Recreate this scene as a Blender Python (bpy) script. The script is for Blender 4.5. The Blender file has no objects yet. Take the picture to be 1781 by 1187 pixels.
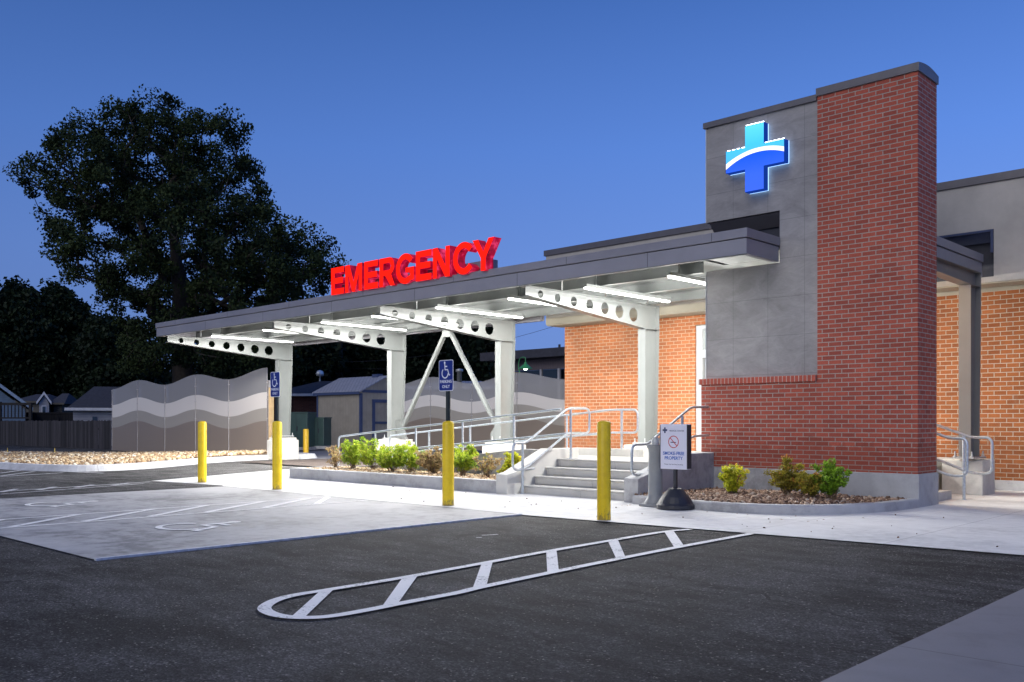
import bpy, bmesh, math, random
import numpy as np
from mathutils import Vector, Matrix
random.seed(7); rng = np.random.default_rng(7)
SC = bpy.context.scene
COL = SC.collection
rad = math.radians
# ------------------------------------------------------------------ measuring helpers (photo survey -> world metres)
FO, V0, CX, YW, CH = 1606.3, 734.36, 890.5, rad(46.237), 1.2
FW = (-math.cos(YW), math.sin(YW)); RT = (math.sin(YW), math.cos(YW))
def ray(u, v):
    a = (u-CX)/FO; return (FW[0]+a*RT[0], FW[1]+a*RT[1], (V0-v)/FO)
def gp(u, v, z=0.0):
    d = ray(u, v); t = (z-CH)/d[2]; return (t*d[0], t*d[1], z)
def py(u, v, Y):
    d = ray(u, v); t = Y/d[1]; return (t*d[0], Y, CH+t*d[2])
def pt(u, v, t):
    d = ray(u, v); return (t*d[0], t*d[1], CH+t*d[2])
# ------------------------------------------------------------------ object helpers
def props(o, label=None, cat=None, group=None, kind=None):
    if label: o['label'] = label
    if cat: o['category'] = cat
    if group: o['group'] = group
    if kind: o['kind'] = kind
    return o
def empty(name, loc, label, cat, group=None, rz=0):
    o = bpy.data.objects.new(name, None); COL.objects.link(o)
    o.location = loc; o.rotation_euler = (0, 0, rz); o.empty_display_size = .1
    return props(o, label, cat, group)
class MB:
    def __init__(s): s.v = []; s.f = []; s.m = []; s.sm = []
    def add(s, vs, fs, mi=0, smooth=False):
        n = len(s.v); s.v += [tuple(p) for p in vs]
        for f in fs: s.f.append([i+n for i in f]); s.m.append(mi); s.sm.append(smooth)
        return s
    def box(s, x0, x1, y0, y1, z0, z1, mi=0):
        x0, x1 = sorted((x0, x1)); y0, y1 = sorted((y0, y1)); z0, z1 = sorted((z0, z1))
        vs = [(x0,y0,z0),(x1,y0,z0),(x1,y1,z0),(x0,y1,z0),(x0,y0,z1),(x1,y0,z1),(x1,y1,z1),(x0,y1,z1)]
        return s.add(vs, [(0,3,2,1),(4,5,6,7),(0,1,5,4),(1,2,6,5),(2,3,7,6),(3,0,4,7)], mi)
    def quad(s, a, b, c, d, mi=0): return s.add([a,b,c,d], [(0,1,2,3)], mi)
    def prism(s, poly, axis, a, b, mi=0):
        # poly: list of 2D points; extrude along axis from a to b.  axis 'x': poly=(y,z) ; 'y': (x,z) ; 'z': (x,y)
        ar = sum(poly[i][0]*poly[(i+1)%len(poly)][1]-poly[(i+1)%len(poly)][0]*poly[i][1] for i in range(len(poly)))
        if ar < 0: poly = poly[::-1]
        f = {'x': lambda p, c: (c, p[0], p[1]), 'y': lambda p, c: (p[0], c, p[1]), 'z': lambda p, c: (p[0], p[1], c)}[axis]
        n = len(poly); a, b = min(a, b), max(a, b)
        if axis == 'y': lo, hi = b, a
        else: lo, hi = a, b
        vs = [f(p, lo) for p in poly]+[f(p, hi) for p in poly]
        fs = [list(range(n))[::-1], list(range(n, 2*n))]+[(i, (i+1)%n, n+(i+1)%n, n+i) for i in range(n)]
        return s.add(vs, fs, mi)
    def tube(s, pts, r, n=12, mi=0, closed=False, cap=True):
        pts = [Vector(p) for p in pts]; R = r if isinstance(r, (list, tuple)) else [r]*len(pts)
        rings = []; N = len(pts); prev = None
        for i, p in enumerate(pts):
            if closed: d = (pts[(i+1)%N]-pts[i-1])
            else: d = pts[min(i+1, N-1)]-pts[max(i-1, 0)]
            d.normalize()
            if prev is None:
                a = Vector((0,0,1)) if abs(d.z) < .9 else Vector((1,0,0))
                x = d.cross(a).normalized()
            else:
                x = (prev-d*prev.dot(d)).normalized()
            prev = x; y = d.cross(x)
            rings.append([p+(x*math.cos(2*math.pi*k/n)+y*math.sin(2*math.pi*k/n))*R[i] for k in range(n)])
        vs = [q for ring in rings for q in ring]; fs = []
        for i in range(N if closed else N-1):
            j = (i+1) % N
            for k in range(n): fs.append((i*n+k, i*n+(k+1)%n, j*n+(k+1)%n, j*n+k))
        s.add(vs, fs, mi, True)
        if cap and not closed:
            s.add(rings[0], [tuple(range(n))[::-1]], mi); s.add(rings[-1], [tuple(range(n))], mi)
        return s
    def lathe(s, c, prof, n=28, mi=0, smooth=True):
        vs = []; fs = []
        for r, z in prof:
            for k in range(n): vs.append((c[0]+r*math.cos(2*math.pi*k/n), c[1]+r*math.sin(2*math.pi*k/n), c[2]+z))
        for i in range(len(prof)-1):
            for k in range(n): fs.append((i*n+k, i*n+(k+1)%n, (i+1)*n+(k+1)%n, (i+1)*n+k))
        s.add(vs, fs, mi, smooth)
        m = len(prof)-1
        if prof[0][0] > 1e-4: s.add(vs[:n], [tuple(range(n))[::-1]], mi)
        if prof[m][0] > 1e-4: s.add(vs[m*n:], [tuple(range(n))], mi)
        return s
    def build(s, name, mats, parent=None, bevel=0, label=None, cat=None, group=None, kind=None, merge=False):
        me = bpy.data.meshes.new(name)
        me.from_pydata(s.v, [], s.f)
        if not isinstance(mats, (list, tuple)): mats = [mats]
        for m in mats: me.materials.append(m)
        me.polygons.foreach_set('material_index', s.m); me.polygons.foreach_set('use_smooth', s.sm); me.update()
        o = bpy.data.objects.new(name, me); COL.objects.link(o)
        if parent:
            o.parent = parent
            o.matrix_parent_inverse = Matrix.Identity(4)
            if parent.get('_w'): pass
        if bevel:
            b = o.modifiers.new('bevel', 'BEVEL'); b.width = bevel; b.segments = 2; b.limit_method = 'ANGLE'; b.angle_limit = rad(35)
            b.harden_normals = False
        return props(o, label, cat, group, kind)
def local(o, root):
    """o was modelled in world metres: keep it there under a root that has a location"""
    o.matrix_parent_inverse = (Matrix.Translation(root.location) @ Matrix.Rotation(root.rotation_euler.z, 4, 'Z')).inverted()
    return o
def under(child, p):
    # hang a sub-part on a part without moving it
    if child is None or p is None or child is p: return
    m_ = (p.matrix_parent_inverse @ p.matrix_basis).inverted() @ child.matrix_parent_inverse
    child.parent = p; child.matrix_parent_inverse = m_
def part(mb, name, mats, root, bevel=0, label=None): return local(mb.build(name, mats, root, bevel, label), root)
def fillet(pts, r, n=5):
    pts = [Vector(p) for p in pts]; out = [pts[0]]
    for i in range(1, len(pts)-1):
        a, b, c = pts[i-1], pts[i], pts[i+1]
        d1 = (a-b); d2 = (c-b); l = min(r, d1.length*.49, d2.length*.49)
        p, q = b+d1.normalized()*l, b+d2.normalized()*l
        for k in range(n+1):
            t = k/n; out.append(p*(1-t)**2+b*2*t*(1-t)+q*t*t)
    out.append(pts[-1]); return out
def curve_mesh(splines, extrude, bevel=0.0):
    cu = bpy.data.curves.new('c', 'CURVE'); cu.dimensions = '2D'; cu.fill_mode = 'BOTH'; cu.extrude = extrude
    cu.bevel_depth = bevel; cu.bevel_resolution = 1
    for sp in splines:
        s = cu.splines.new('POLY'); s.points.add(len(sp)-1)
        for i, p in enumerate(sp): s.points[i].co = (p[0], p[1], 0, 1)
        s.use_cyclic_u = True
    o = bpy.data.objects.new('c', cu); COL.objects.link(o)
    dg = bpy.context.evaluated_depsgraph_get(); me = bpy.data.meshes.new_from_object(o.evaluated_get(dg))
    bpy.data.objects.remove(o); return me
def text_mesh(body, size, extrude=.001, offset=0.0, align='CENTER', space=1.0):
    cu = bpy.data.curves.new('t', 'FONT'); cu.body = body; cu.size = size; cu.extrude = extrude; cu.offset = offset
    cu.align_x = align; cu.align_y = 'CENTER'; cu.space_character = space; cu.resolution_u = 3
    o = bpy.data.objects.new('t', cu); COL.objects.link(o)
    dg = bpy.context.evaluated_depsgraph_get(); me = bpy.data.meshes.new_from_object(o.evaluated_get(dg))
    bpy.data.objects.remove(o); return me
def mesh_obj(me, name, mats, parent, loc, rot=(math.pi/2, 0, 0), scale=(1,1,1), label=None):
    me.name = name; me.materials.clear()
    for m in (mats if isinstance(mats, (list, tuple)) else [mats]): me.materials.append(m)
    o = bpy.data.objects.new(name, me); COL.objects.link(o)
    o.parent = parent; o.location = loc; o.rotation_euler = rot; o.scale = scale
    if parent: local(o, parent)
    return props(o, label)
# ------------------------------------------------------------------ materials
class NT:
    def __init__(s, name):
        s.m = bpy.data.materials.new(name); s.m.use_nodes = True; s.t = s.m.node_tree
        s.b = s.t.nodes['Principled BSDF']
    def n(s, typ, **kw):
        nd = s.t.nodes.new(typ)
        for k, v in kw.items():
            if k.startswith('i_'): nd.inputs[k[2:].replace('_', ' ')].default_value = v
            else: setattr(nd, k, v)
        return nd
    def l(s, a, b): s.t.links.new(a, b)
    def math(s, op, a, b=None, c=None):
        nd = s.n('ShaderNodeMath', operation=op)
        for i, x in enumerate((a, b, c)):
            if x is None: continue
            if isinstance(x, (int, float)): nd.inputs[i].default_value = x
            else: s.l(x, nd.inputs[i])
        return nd.outputs[0]
    def ramp(s, fac, stops):
        r = s.n('ShaderNodeValToRGB'); e = r.color_ramp.elements
        while len(e) < len(stops): e.new(.5)
        for i, (p, c) in enumerate(stops):
            e[i].position = p; e[i].color = (*c, 1) if len(c) == 3 else c
        s.l(fac, r.inputs[0]); return r.outputs[0]
    def mix(s, fac, a, b, mode='MIX'):
        nd = s.n('ShaderNodeMix', data_type='RGBA', blend_type=mode)
        for i, x in ((0, fac), (6, a), (7, b)):
            if isinstance(x, (int, float)): nd.inputs[i].default_value = x
            elif isinstance(x, tuple): nd.inputs[i].default_value = (*x, 1) if len(x) == 3 else x
            else: s.l(x, nd.inputs[i])
        return nd.outputs[2]
    def pos(s): return s.n('ShaderNodeNewGeometry').outputs['Position']
    def noise(s, scale, detail=4, rough=.6, vec=None, dist=0):
        nd = s.n('ShaderNodeTexNoise'); nd.inputs['Scale'].default_value = scale; nd.inputs['Detail'].default_value = detail
        nd.inputs['Roughness'].default_value = rough; nd.inputs['Distortion'].default_value = dist
        s.l(vec if vec is not None else s.pos(), nd.inputs['Vector']); return nd.outputs[0]
    def stretch(s, sx, sy, sz):
        nd = s.n('ShaderNodeMapping'); nd.inputs['Scale'].default_value = (sx, sy, sz); s.l(s.pos(), nd.inputs['Vector']); return nd.outputs[0]
    def bump(s, h, strength=.3, dist=.01):
        nd = s.n('ShaderNodeBump'); nd.inputs['Strength'].default_value = strength; nd.inputs['Distance'].default_value = dist
        s.l(h, nd.inputs['Height']); s.l(nd.outputs[0], s.b.inputs['Normal'])
    def col(s, c):
        if isinstance(c, tuple): s.b.inputs['Base Color'].default_value = (*c, 1)
        else: s.l(c, s.b.inputs['Base Color'])
    def set(s, rough=None, metal=None, spec=None):
        if rough is not None:
            if isinstance(rough, (int, float)): s.b.inputs['Roughness'].default_value = rough
            else: s.l(rough, s.b.inputs['Roughness'])
        if metal is not None: s.b.inputs['Metallic'].default_value = metal
        if spec is not None: s.b.inputs['Specular IOR Level'].default_value = spec
        return s
def sc3(c, k): return tuple(min(1, x*k) for x in c)
def paint(name, c, rough=.5, metal=0, var=.12, scale=6, bump=0.0, spec=None):
    t = NT(name); n = t.noise(scale, 5, .65)
    t.col(t.ramp(n, [(.3, sc3(c, 1-var)), (.7, sc3(c, 1+var))])); t.set(rough, metal, spec)
    if bump: t.bump(t.noise(scale*12, 3), bump, .004)
    return t.m
def emit(name, c, k):
    t = NT(name); t.col(sc3(c, .1)); t.b.inputs['Emission Color'].default_value = (*c, 1); t.b.inputs['Emission Strength'].default_value = k
    t.set(.6, 0, .0); return t.m
def concrete(name, c, joints=None, stain=.25, jw=.012, brush=None, grime=0.0):
    t = NT(name)
    big = t.noise(.55, 5, .6); mid = t.noise(5, 6, .7); fine = t.noise(140, 2, .5)
    k = t.math('ADD', t.math('MULTIPLY', big, .55), t.math('MULTIPLY', mid, .45))
    col = t.ramp(k, [(.41, sc3(c, 1-stain)), (.5, c), (.60, sc3(c, 1+stain*.45))])
    col = t.mix(t.math('MULTIPLY', t.math('GREATER_THAN', fine, .66), .35), col, sc3(c, .6))
    st = t.noise(1.4, 3, .5, vec=t.stretch(1, 1, .25), dist=.6)
    col = t.mix(t.math('MULTIPLY', t.ramp(st, [(.55, (0,0,0)), (.75, (1,1,1))]), .28), col, sc3(c, .55))
    h = t.math('ADD', t.math('MULTIPLY', fine, .5), mid)
    if joints:
        sep = t.n('ShaderNodeSeparateXYZ'); t.l(t.pos(), sep.inputs[0]); J = None
        for ax, step, off in joints:
            q = t.math('ABSOLUTE', t.math('SUBTRACT', t.math('FRACT', t.math('DIVIDE', t.math('ADD', sep.outputs[ax], -off+1000*step), step)), .5))
            g = t.math('GREATER_THAN', q, .5-jw/step/2)
            J = g if J is None else t.math('MAXIMUM', J, g)
        col = t.mix(t.math('MULTIPLY', J, .55), col, sc3(c, .3)); h = t.math('SUBTRACT', h, t.math('MULTIPLY', J, 2))
    t.col(col); t.set(t.ramp(mid, [(.3, (.62,)*3), (.7, (.85,)*3)]), 0, .35); t.bump(h, .25, .006)
    return t.m
def brick(name, bw, rh, mortar, ca, cb, cm, rot=False, var=.3, msize=.014, stain=0.1):
    t = NT(name); geo = t.n('ShaderNodeNewGeometry')
    sp = t.n('ShaderNodeSeparateXYZ'); t.l(geo.outputs['Position'], sp.inputs[0])
    sn = t.n('ShaderNodeSeparateXYZ'); t.l(geo.outputs['Normal'], sn.inputs[0])
    side = t.math('GREATER_THAN', t.math('ABSOLUTE', sn.outputs[0]), .7)
    # on side faces run the coursing along Y
    u = t.math('ADD', t.math('MULTIPLY', sp.outputs[0], t.math('SUBTRACT', 1, side)), t.math('MULTIPLY', t.math('ADD', sp.outputs[1], .1), side))
    cb_ = t.n('ShaderNodeCombineXYZ')
    if rot: t.l(sp.outputs[2], cb_.inputs[1]); t.l(u, cb_.inputs[0])
    else: t.l(u, cb_.inputs[0]); t.l(sp.outputs[2], cb_.inputs[1])
    br = t.n('ShaderNodeTexBrick'); br.offset = .5 if not rot else 0; br.inputs['Scale'].default_value = 1
    br.inputs['Brick Width'].default_value = bw; br.inputs['Row Height'].default_value = rh
    br.inputs['Mortar Size'].default_value = msize/2; br.inputs['Mortar Smooth'].default_value = .25; br.inputs['Bias'].default_value = 0
    mp = t.n('ShaderNodeMapping'); mp.inputs['Location'].default_value = (100.03, 50-.47+0.0, 0); t.l(cb_.outputs[0], mp.inputs[0]); t.l(mp.outputs[0], br.inputs['Vector'])
    br.inputs['Color1'].default_value = (*ca, 1); br.inputs['Color2'].default_value = (*cb, 1); br.inputs['Mortar'].default_value = (*cm, 1)
    grain = t.noise(90, 4, .7); patch = t.noise(1.2, 4, .6)
    col = t.mix(1.0, br.outputs['Color'], t.ramp(grain, [(.25, (1-var,)*3), (.75, (1+var,)*3)]), 'MULTIPLY')
    col = t.mix(1.0, col, t.ramp(patch, [(.3, (1-stain,)*3), (.7, (1.06,)*3)]), 'MULTIPLY')
    ef = t.noise(2.2, 5, .7, vec=t.stretch(1, 1, .3), dist=1); col = t.mix(t.math('MULTIPLY', t.ramp(ef, [(.60, (0,)*3), (.78, (1,)*3)]), .22), col, cm)
    sep2 = t.n('ShaderNodeSeparateXYZ'); t.l(geo.outputs['Position'], sep2.inputs[0])
    lowk = t.math('MULTIPLY', t.math('LESS_THAN', t.math('ADD', sep2.outputs[2], t.math('MULTIPLY', ef, -.9)), .42), .3)
    col = t.mix(lowk, col, sc3(ca, .38))
    t.col(col); t.set(.82, 0, .3)
    h = t.math('ADD', t.math('MULTIPLY', br.outputs['Fac'], -1.0), t.math('MULTIPLY', grain, .25))
    t.bump(h, .7, .008)
    return t.m
def asphalt(name, c, k=1.0):
    t = NT(name); v = t.n('ShaderNodeTexVoronoi'); v.inputs['Scale'].default_value = 95; t.l(t.pos(), v.inputs['Vector'])
    big = t.noise(.5, 5, .65, dist=.5); mid = t.noise(2.6, 5, .7, vec=t.stretch(.5, 1.5, 1)); fine = t.noise(170, 3, .7)
    b = t.math('ADD', t.math('MULTIPLY', big, .5), t.math('MULTIPLY', mid, .5))
    col = t.ramp(b, [(.42, sc3(c, .50)), (.51, c), (.58, sc3(c, 1.45))])
    sp = t.n('ShaderNodeSeparateColor'); t.l(v.outputs['Color'], sp.inputs[0])
    col = t.mix(1.0, col, t.ramp(sp.outputs[0], [(0, (.45,)*3), (.6, (1,)*3), (.92, (1.8,)*3), (1, (2.8,)*3)]), 'MULTIPLY')
    col = t.mix(t.math('MULTIPLY', t.math('GREATER_THAN', sp.outputs[1], .988), .6), col, (.4, .38, .35))
    scuff = t.noise(1.3, 3, .5, vec=t.stretch(.35, 2.2, 1), dist=1.2)
    col = t.mix(t.math('MULTIPLY', t.ramp(scuff, [(.62, (0,)*3), (.72, (1,)*3)]), .55), col, sc3(c, .38))
    # a few hairline cracks
    vc = t.n('ShaderNodeTexVoronoi', feature='DISTANCE_TO_EDGE'); vc.inputs['Scale'].default_value = .42
    wv = t.n('ShaderNodeTexNoise'); wv.inputs['Scale'].default_value = 2.5; t.l(t.pos(), wv.inputs['Vector'])
    mx = t.n('ShaderNodeVectorMath', operation='MULTIPLY_ADD'); t.l(wv.outputs['Color'], mx.inputs[0]); mx.inputs[1].default_value = (.7, .7, 0); t.l(t.pos(), mx.inputs[2]); t.l(mx.outputs[0], vc.inputs['Vector'])
    cr = t.math('MULTIPLY', t.math('LESS_THAN', vc.outputs['Distance'], .0045), t.math('GREATER_THAN', big, .50))
    col = t.mix(t.math('MULTIPLY', cr, .75), col, sc3(c, .25))
    oil = t.noise(.9, 2, .4); oil2 = t.noise(7, 3, .5)
    col = t.mix(t.math('MULTIPLY', t.ramp(t.math('ADD', oil, t.math('MULTIPLY', oil2, .25)), [(.78, (0,)*3), (.84, (1,)*3)]), .6), col, sc3(c, .3))
    ty = t.noise(1.0, 2, .5, vec=t.stretch(3.2, .16, 1), dist=.5)
    col = t.mix(t.math('MULTIPLY', t.ramp(ty, [(.56, (0,)*3), (.66, (1,)*3)]), .32), col, sc3(c, .5))
    t.col(col); t.set(.92, 0, .12); t.bump(t.math('ADD', v.outputs['Distance'], t.math('MULTIPLY', fine, .5)), .5, .012)
    return t.m
def worn_paint(name, c, under, wear=.42):
    t = NT(name); n = t.noise(38, 5, .75); m = t.noise(3.5, 4, .6)
    k = t.math('ADD', t.math('MULTIPLY', n, .6), t.math('MULTIPLY', m, .4))
    f = t.ramp(k, [(wear-.05, (0,)*3), (wear+.03, (1,)*3)])
    t.col(t.mix(f, under, t.mix(t.math('MULTIPLY', m, .4), c, sc3(c, .7)))); t.set(.75, 0, .3); t.bump(t.noise(120, 3), .4, .006); return t.m
def leafmat(name, dark, lite, rough=.55, trans=.25, warm=None):
    t = NT(name); at = t.n('ShaderNodeAttribute', attribute_name='tint')
    stops = [(0, dark), (.75, lite)]
    if warm: stops.append((1, warm))
    c = t.ramp(at.outputs['Fac'], stops); t.col(c); t.set(rough, 0, .15)
    tr = t.n('ShaderNodeBsdfTranslucent'); t.l(c, tr.inputs[0]); ms = t.n('ShaderNodeMixShader'); ms.inputs[0].default_value = trans
    out = t.t.nodes['Material Output']; t.l(t.b.outputs[0], ms.inputs[1]); t.l(tr.outputs[0], ms.inputs[2]); t.l(ms.outputs[0], out.inputs[0]); return t.m
def rockmat(name, stops):
    t = NT(name); at = t.n('ShaderNodeAttribute', attribute_name='tint')
    c = t.ramp(at.outputs['Fac'], stops); n = t.noise(60, 4, .7)
    t.col(t.mix(1.0, c, t.ramp(n, [(.3, (.7,)*3), (.7, (1.2,)*3)]), 'MULTIPLY')); t.set(.85, 0, .3); return t.m
def siding(name, c, axis, step, dark=.55, w=.12):
    t = NT(name); sep = t.n('ShaderNodeSeparateXYZ'); t.l(t.pos(), sep.inputs[0])
    co = sep.outputs[axis] if axis < 3 else t.math('ADD', sep.outputs[0], sep.outputs[1])
    q = t.math('FRACT', t.math('DIVIDE', t.math('ADD', co, 500), step)); g = t.math('LESS_THAN', q, w)
    n = t.noise(3, 4, .6); col = t.ramp(n, [(.3, sc3(c, .85)), (.7, sc3(c, 1.1))])
    t.col(t.mix(g, col, sc3(c, dark))); t.set(.6); t.bump(q, .4, .02); return t.m

ASPH = (.047, .046, .047)
M = {}
M['asphalt'] = asphalt('asphalt', ASPH)
M['asphalt_old'] = asphalt('asphalt_road', (.070, .068, .068))
M['walk'] = concrete('walk_concrete', (.66, .655, .64), joints=[(0, 1.52, -8.2), (1, 2.35, 8.72)], stain=.2)
M['slab'] = concrete('slab_concrete', (.35, .345, .345), joints=[(0, 3.8, -12.0), (1, 2.65, 3.3)], stain=.5)
M['slab_right'] = concrete('apron_concrete', (.19, .185, .20), joints=[(1, 3.0, 2.0)], stain=.2)
M['conc'] = concrete('cast_concrete', (.50, .49, .46), stain=.2)
M['conc_wall'] = concrete('footing_concrete', (.36, .36, .37), stain=.32)
M['conc_step'] = concrete('step_concrete', (.46, .45, .43), joints=[(0, 1.2, -9.35)], stain=.22, jw=.008)
M['kerb'] = concrete('kerb_concrete', (.55, .55, .56), joints=[(1, 3.0, .3)], stain=.2)
M['brick_red'] = brick('red_brick', .203, .0677, 0, (.41, .092, .058), (.28, .062, .042), (.34, .31, .275))
M['rowlock'] = brick('red_brick_rowlock', .0677, .3, 0, (.42, .088, .058), (.33, .07, .048), (.37, .34, .30), rot=True)
M['brick_orange'] = brick('orange_brick', .203, .0800, 0, (.28, .088, .024), (.195, .056, .014), (.33, .30, .245), stain=.2)
M['brick_dark'] = brick('house_brick', .203, .08, 0, (.09, .03, .025), (.06, .02, .018), (.06, .055, .05))
M['brick_tan'] = brick('tan_brick', .203, .08, 0, (.35, .28, .15), (.28, .21, .11), (.2, .18, .13))
def panel_mat():
    t = NT('fibre_cement_panel'); sep = t.n('ShaderNodeSeparateXYZ'); t.l(t.pos(), sep.inputs[0])
    J = None
    for ax, step, off, w in ((0, .615, -8.27-.115, .006), (2, .60, 1.95, .006)):
        q = t.math('ABSOLUTE', t.math('SUBTRACT', t.math('FRACT', t.math('DIVIDE', t.math('ADD', sep.outputs[ax], -off+100*step), step)), .5))
        g = t.math('GREATER_THAN', q, .5-w/step/2); J = g if J is None else t.math('MAXIMUM', J, g)
    st = t.noise(2.2, 6, .7, vec=t.stretch(.9, 1, 1.9), dist=.8); cl = t.noise(1.1, 4, .6); fi = t.noise(60, 3, .6, vec=t.stretch(.25, 1, 3))
    k = t.math('ADD', t.math('MULTIPLY', st, .5), t.math('ADD', t.math('MULTIPLY', cl, .3), t.math('MULTIPLY', fi, .2)))
    c = t.ramp(k, [(.39, (.205, .196, .198)), (.5, (.27, .26, .262)), (.62, (.345, .33, .33))])
    t.col(t.mix(t.math('MULTIPLY', J, .55), c, (.07, .07, .08))); t.set(.7, 0, .3); t.bump(t.math('SUBTRACT', fi, t.math('MULTIPLY', J, 2)), .2, .004); return t.m
M['panel'] = panel_mat()
M['coping'] = paint('dark_bronze_metal', (.125, .118, .128), .45, .3, .08)
M['fascia'] = paint('canopy_fascia_metal', (.26, .255, .285), .42, .25, .07, 1.5)
M['fascia_top'] = paint('canopy_fascia_upper_metal', (.235, .23, .26), .42, .25, .07, 1.5)
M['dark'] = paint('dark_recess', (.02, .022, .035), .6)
M['steel'] = paint('painted_steel', (.135, .144, .142), .30, .1, .07, 3, spec=.5)
M['steel_shaded'] = paint('shaded_frame_steel', (.16, .155, .15), .4, .1, .06, 3)  # same steel as the other frames, shade put into the right frame's grey
M['ceiling'] = paint('metal_deck', (.12, .128, .126), .34, .4, .12, 2)
M['galv'] = paint('galvanised_pipe', (.50, .55, .60), .34, .8, .22, 30)
M['galv2'] = paint('galvanised_plate', (.42, .43, .43), .5, .6, .25, 20)
M['yellow'] = paint('safety_yellow', (.84, .58, .004), .42, 0, .07, 9, spec=.5)
def bollard_mat():
    t = NT('scuffed_safety_yellow'); sep = t.n('ShaderNodeSeparateXYZ'); t.l(t.pos(), sep.inputs[0]); n = t.noise(9, 6, .75); n2 = t.noise(30, 5, .8, vec=t.stretch(1, 1, .35))
    low = t.math('SUBTRACT', .16, sep.outputs[2]); k = t.math('ADD', n2, t.math('MULTIPLY', t.math('MAXIMUM', low, 0), 1.6))
    c = t.ramp(n, [(.3, (.70, .47, .004)), (.7, (.86, .61, .006))])
    t.col(t.mix(t.math('MULTIPLY', t.ramp(k, [(.62, (0,)*3), (.70, (1,)*3)]), .7), c, (.16, .12, .05))); t.set(.42, 0, .5); return t.m
M['yellow'] = bollard_mat()
M['yellow2'] = paint('dull_yellow', (.70, .42, .02), .5, 0, .1, 9)
M['stucco'] = paint('stucco', (.40, .375, .345), .9, 0, .14, 1.3, bump=.5)
M['cream'] = paint('cream_trim', (.30, .275, .22), .7, 0, .06, 2)
M['alu'] = paint('anodised_aluminium', (.68, .70, .72), .35, .4, .05)
def glassm(name, c, rough, alpha):
    t = NT(name); t.col(c); t.set(rough, 0, .6); t.b.inputs['Alpha'].default_value = alpha; return t.m
M['glass'] = glassm('door_glass', (.5, .55, .55), .08, .75)
M['winglass'] = glassm('window_glass', (.02, .03, .04), .05, 1)
M['scr_clear'] = glassm('clear_acrylic', (.34, .335, .345), .35, .52)
M['scr_white'] = glassm('frosted_pale_acrylic', (.62, .585, .56), .45, .95)
M['scr_grey'] = glassm('frosted_grey_acrylic', (.31, .285, .255), .4, .98)
M['scr_brown'] = glassm('brown_acrylic', (.215, .175, .145), .3, .99)
M['tan_post'] = paint('tan_edge', (.6, .42, .22), .6)
M['post_grey'] = paint('screen_post_metal', (.45, .43, .44), .45, .3)
M['wood'] = None
def woodm(name, c):
    t = NT(name); n = t.noise(3, 5, .7, vec=t.stretch(6, 6, .5)); at = t.n('ShaderNodeAttribute', attribute_name='tint')
    b = t.ramp(n, [(.3, sc3(c, .55)), (.7, sc3(c, 1.4))]); t.col(t.mix(1.0, b, t.ramp(at.outputs['Fac'], [(0, (.45,)*3), (1, (1.6,)*3)]), 'MULTIPLY')); t.set(.85); return t.m
M['wood'] = woodm('weathered_wood', (.027, .024, .028))
M['green_box'] = paint('utility_green', (.035, .072, .068), .45, .1, .15, 3)
M['shed_wall'] = siding('shed_siding', (.25, .225, .19), 3, .2, .8, .08)
M['shed_trim'] = paint('blue_trim', (.035, .05, .115), .5)
M['metal_roof'] = siding('ribbed_metal_roof', (.24, .25, .31), 3, .24, .7, .2)
M['shingle'] = paint('dark_shingle', (.035, .036, .05), .85, 0, .3, 6)
M['white_siding'] = siding('white_lap_siding', (.33, .33, .37), 2, .14, .6, .15)
M['blue_siding'] = siding('pale_blue_siding', (.12, .18, .27), 2, .15, .7, .12)
M['dark_siding'] = siding('dim_siding', (.05, .045, .04), 2, .16, .7, .12)
M['white_trim'] = paint('white_trim', (.55, .56, .62), .6)
M['bluewhite'] = paint('bluish_trim', (.25, .33, .45), .6)
M['brownwall'] = siding('brown_vertical_siding', (.16, .13, .14), 3, .11, .75, .2)
M['bark'] = paint('tree_bark', (.035, .028, .024), .95, 0, .35, 8, bump=.6)
M['twig'] = paint('shrub_twig', (.13, .085, .05), .9, 0, .2, 20)
M['leaf_big'] = leafmat('oak_leaves', (.007, .015, .008), (.034, .050, .016), .7, .15)
M['leaf_back'] = leafmat('background_leaves', (.004, .009, .007), (.016, .027, .012))
M['leaf_bright'] = leafmat('bright_shrub_leaves', (.09, .17, .02), (.36, .46, .035), .5, .35, (.52, .46, .08))
M['leaf_dry'] = leafmat('dry_shrub_leaves', (.20, .13, .06), (.38, .28, .14), .7, .3, (.30, .38, .05))
M['leaf_yel'] = leafmat('yellow_green_shrub_leaves', (.16, .20, .015), (.62, .62, .04), .5, .4, (.60, .28, .07))
M['leaf_grn'] = leafmat('green_shrub_leaves', (.06, .14, .015), (.24, .40, .03), .45, .3)
M['leaf_rust'] = leafmat('rusty_shrub_leaves', (.12, .09, .02), (.36, .32, .04), .6, .3, (.52, .22, .06))
M['rock_tan'] = rockmat('tan_gravel', [(0, (.16, .10, .06)), (.45, (.40, .27, .15)), (.8, (.60, .47, .30)), (1, (.72, .66, .55))])
M['rock_red'] = rockmat('brown_river_rock', [(0, (.07, .04, .028)), (.45, (.19, .11, .07)), (.85, (.32, .21, .14)), (1, (.50, .43, .35))])
M['grass'] = paint('lawn', (.035, .045, .02), .95, 0, .35, 2)
M['mulch'] = paint('dark_mulch', (.045, .032, .026), .95, 0, .5, 14, bump=1)
M['line_asph'] = worn_paint('worn_white_paint', (.84, .83, .81), (.07, .07, .07), .43)
M['line_slab'] = worn_paint('faded_white_paint', (.86, .85, .83), (.33, .33, .33), .43)
M['line_old'] = worn_paint('old_white_paint', (.55, .55, .57), (.12, .12, .12), .46)
M['sign_blue'] = paint('sign_blue', (.012, .028, .20), .4, 0, .05)
M['sign_white'] = paint('sign_white', (.75, .76, .82), .45, 0, .03)
M['post_green'] = paint('dark_sign_post', (.012, .02, .022), .5, .3)
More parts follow.
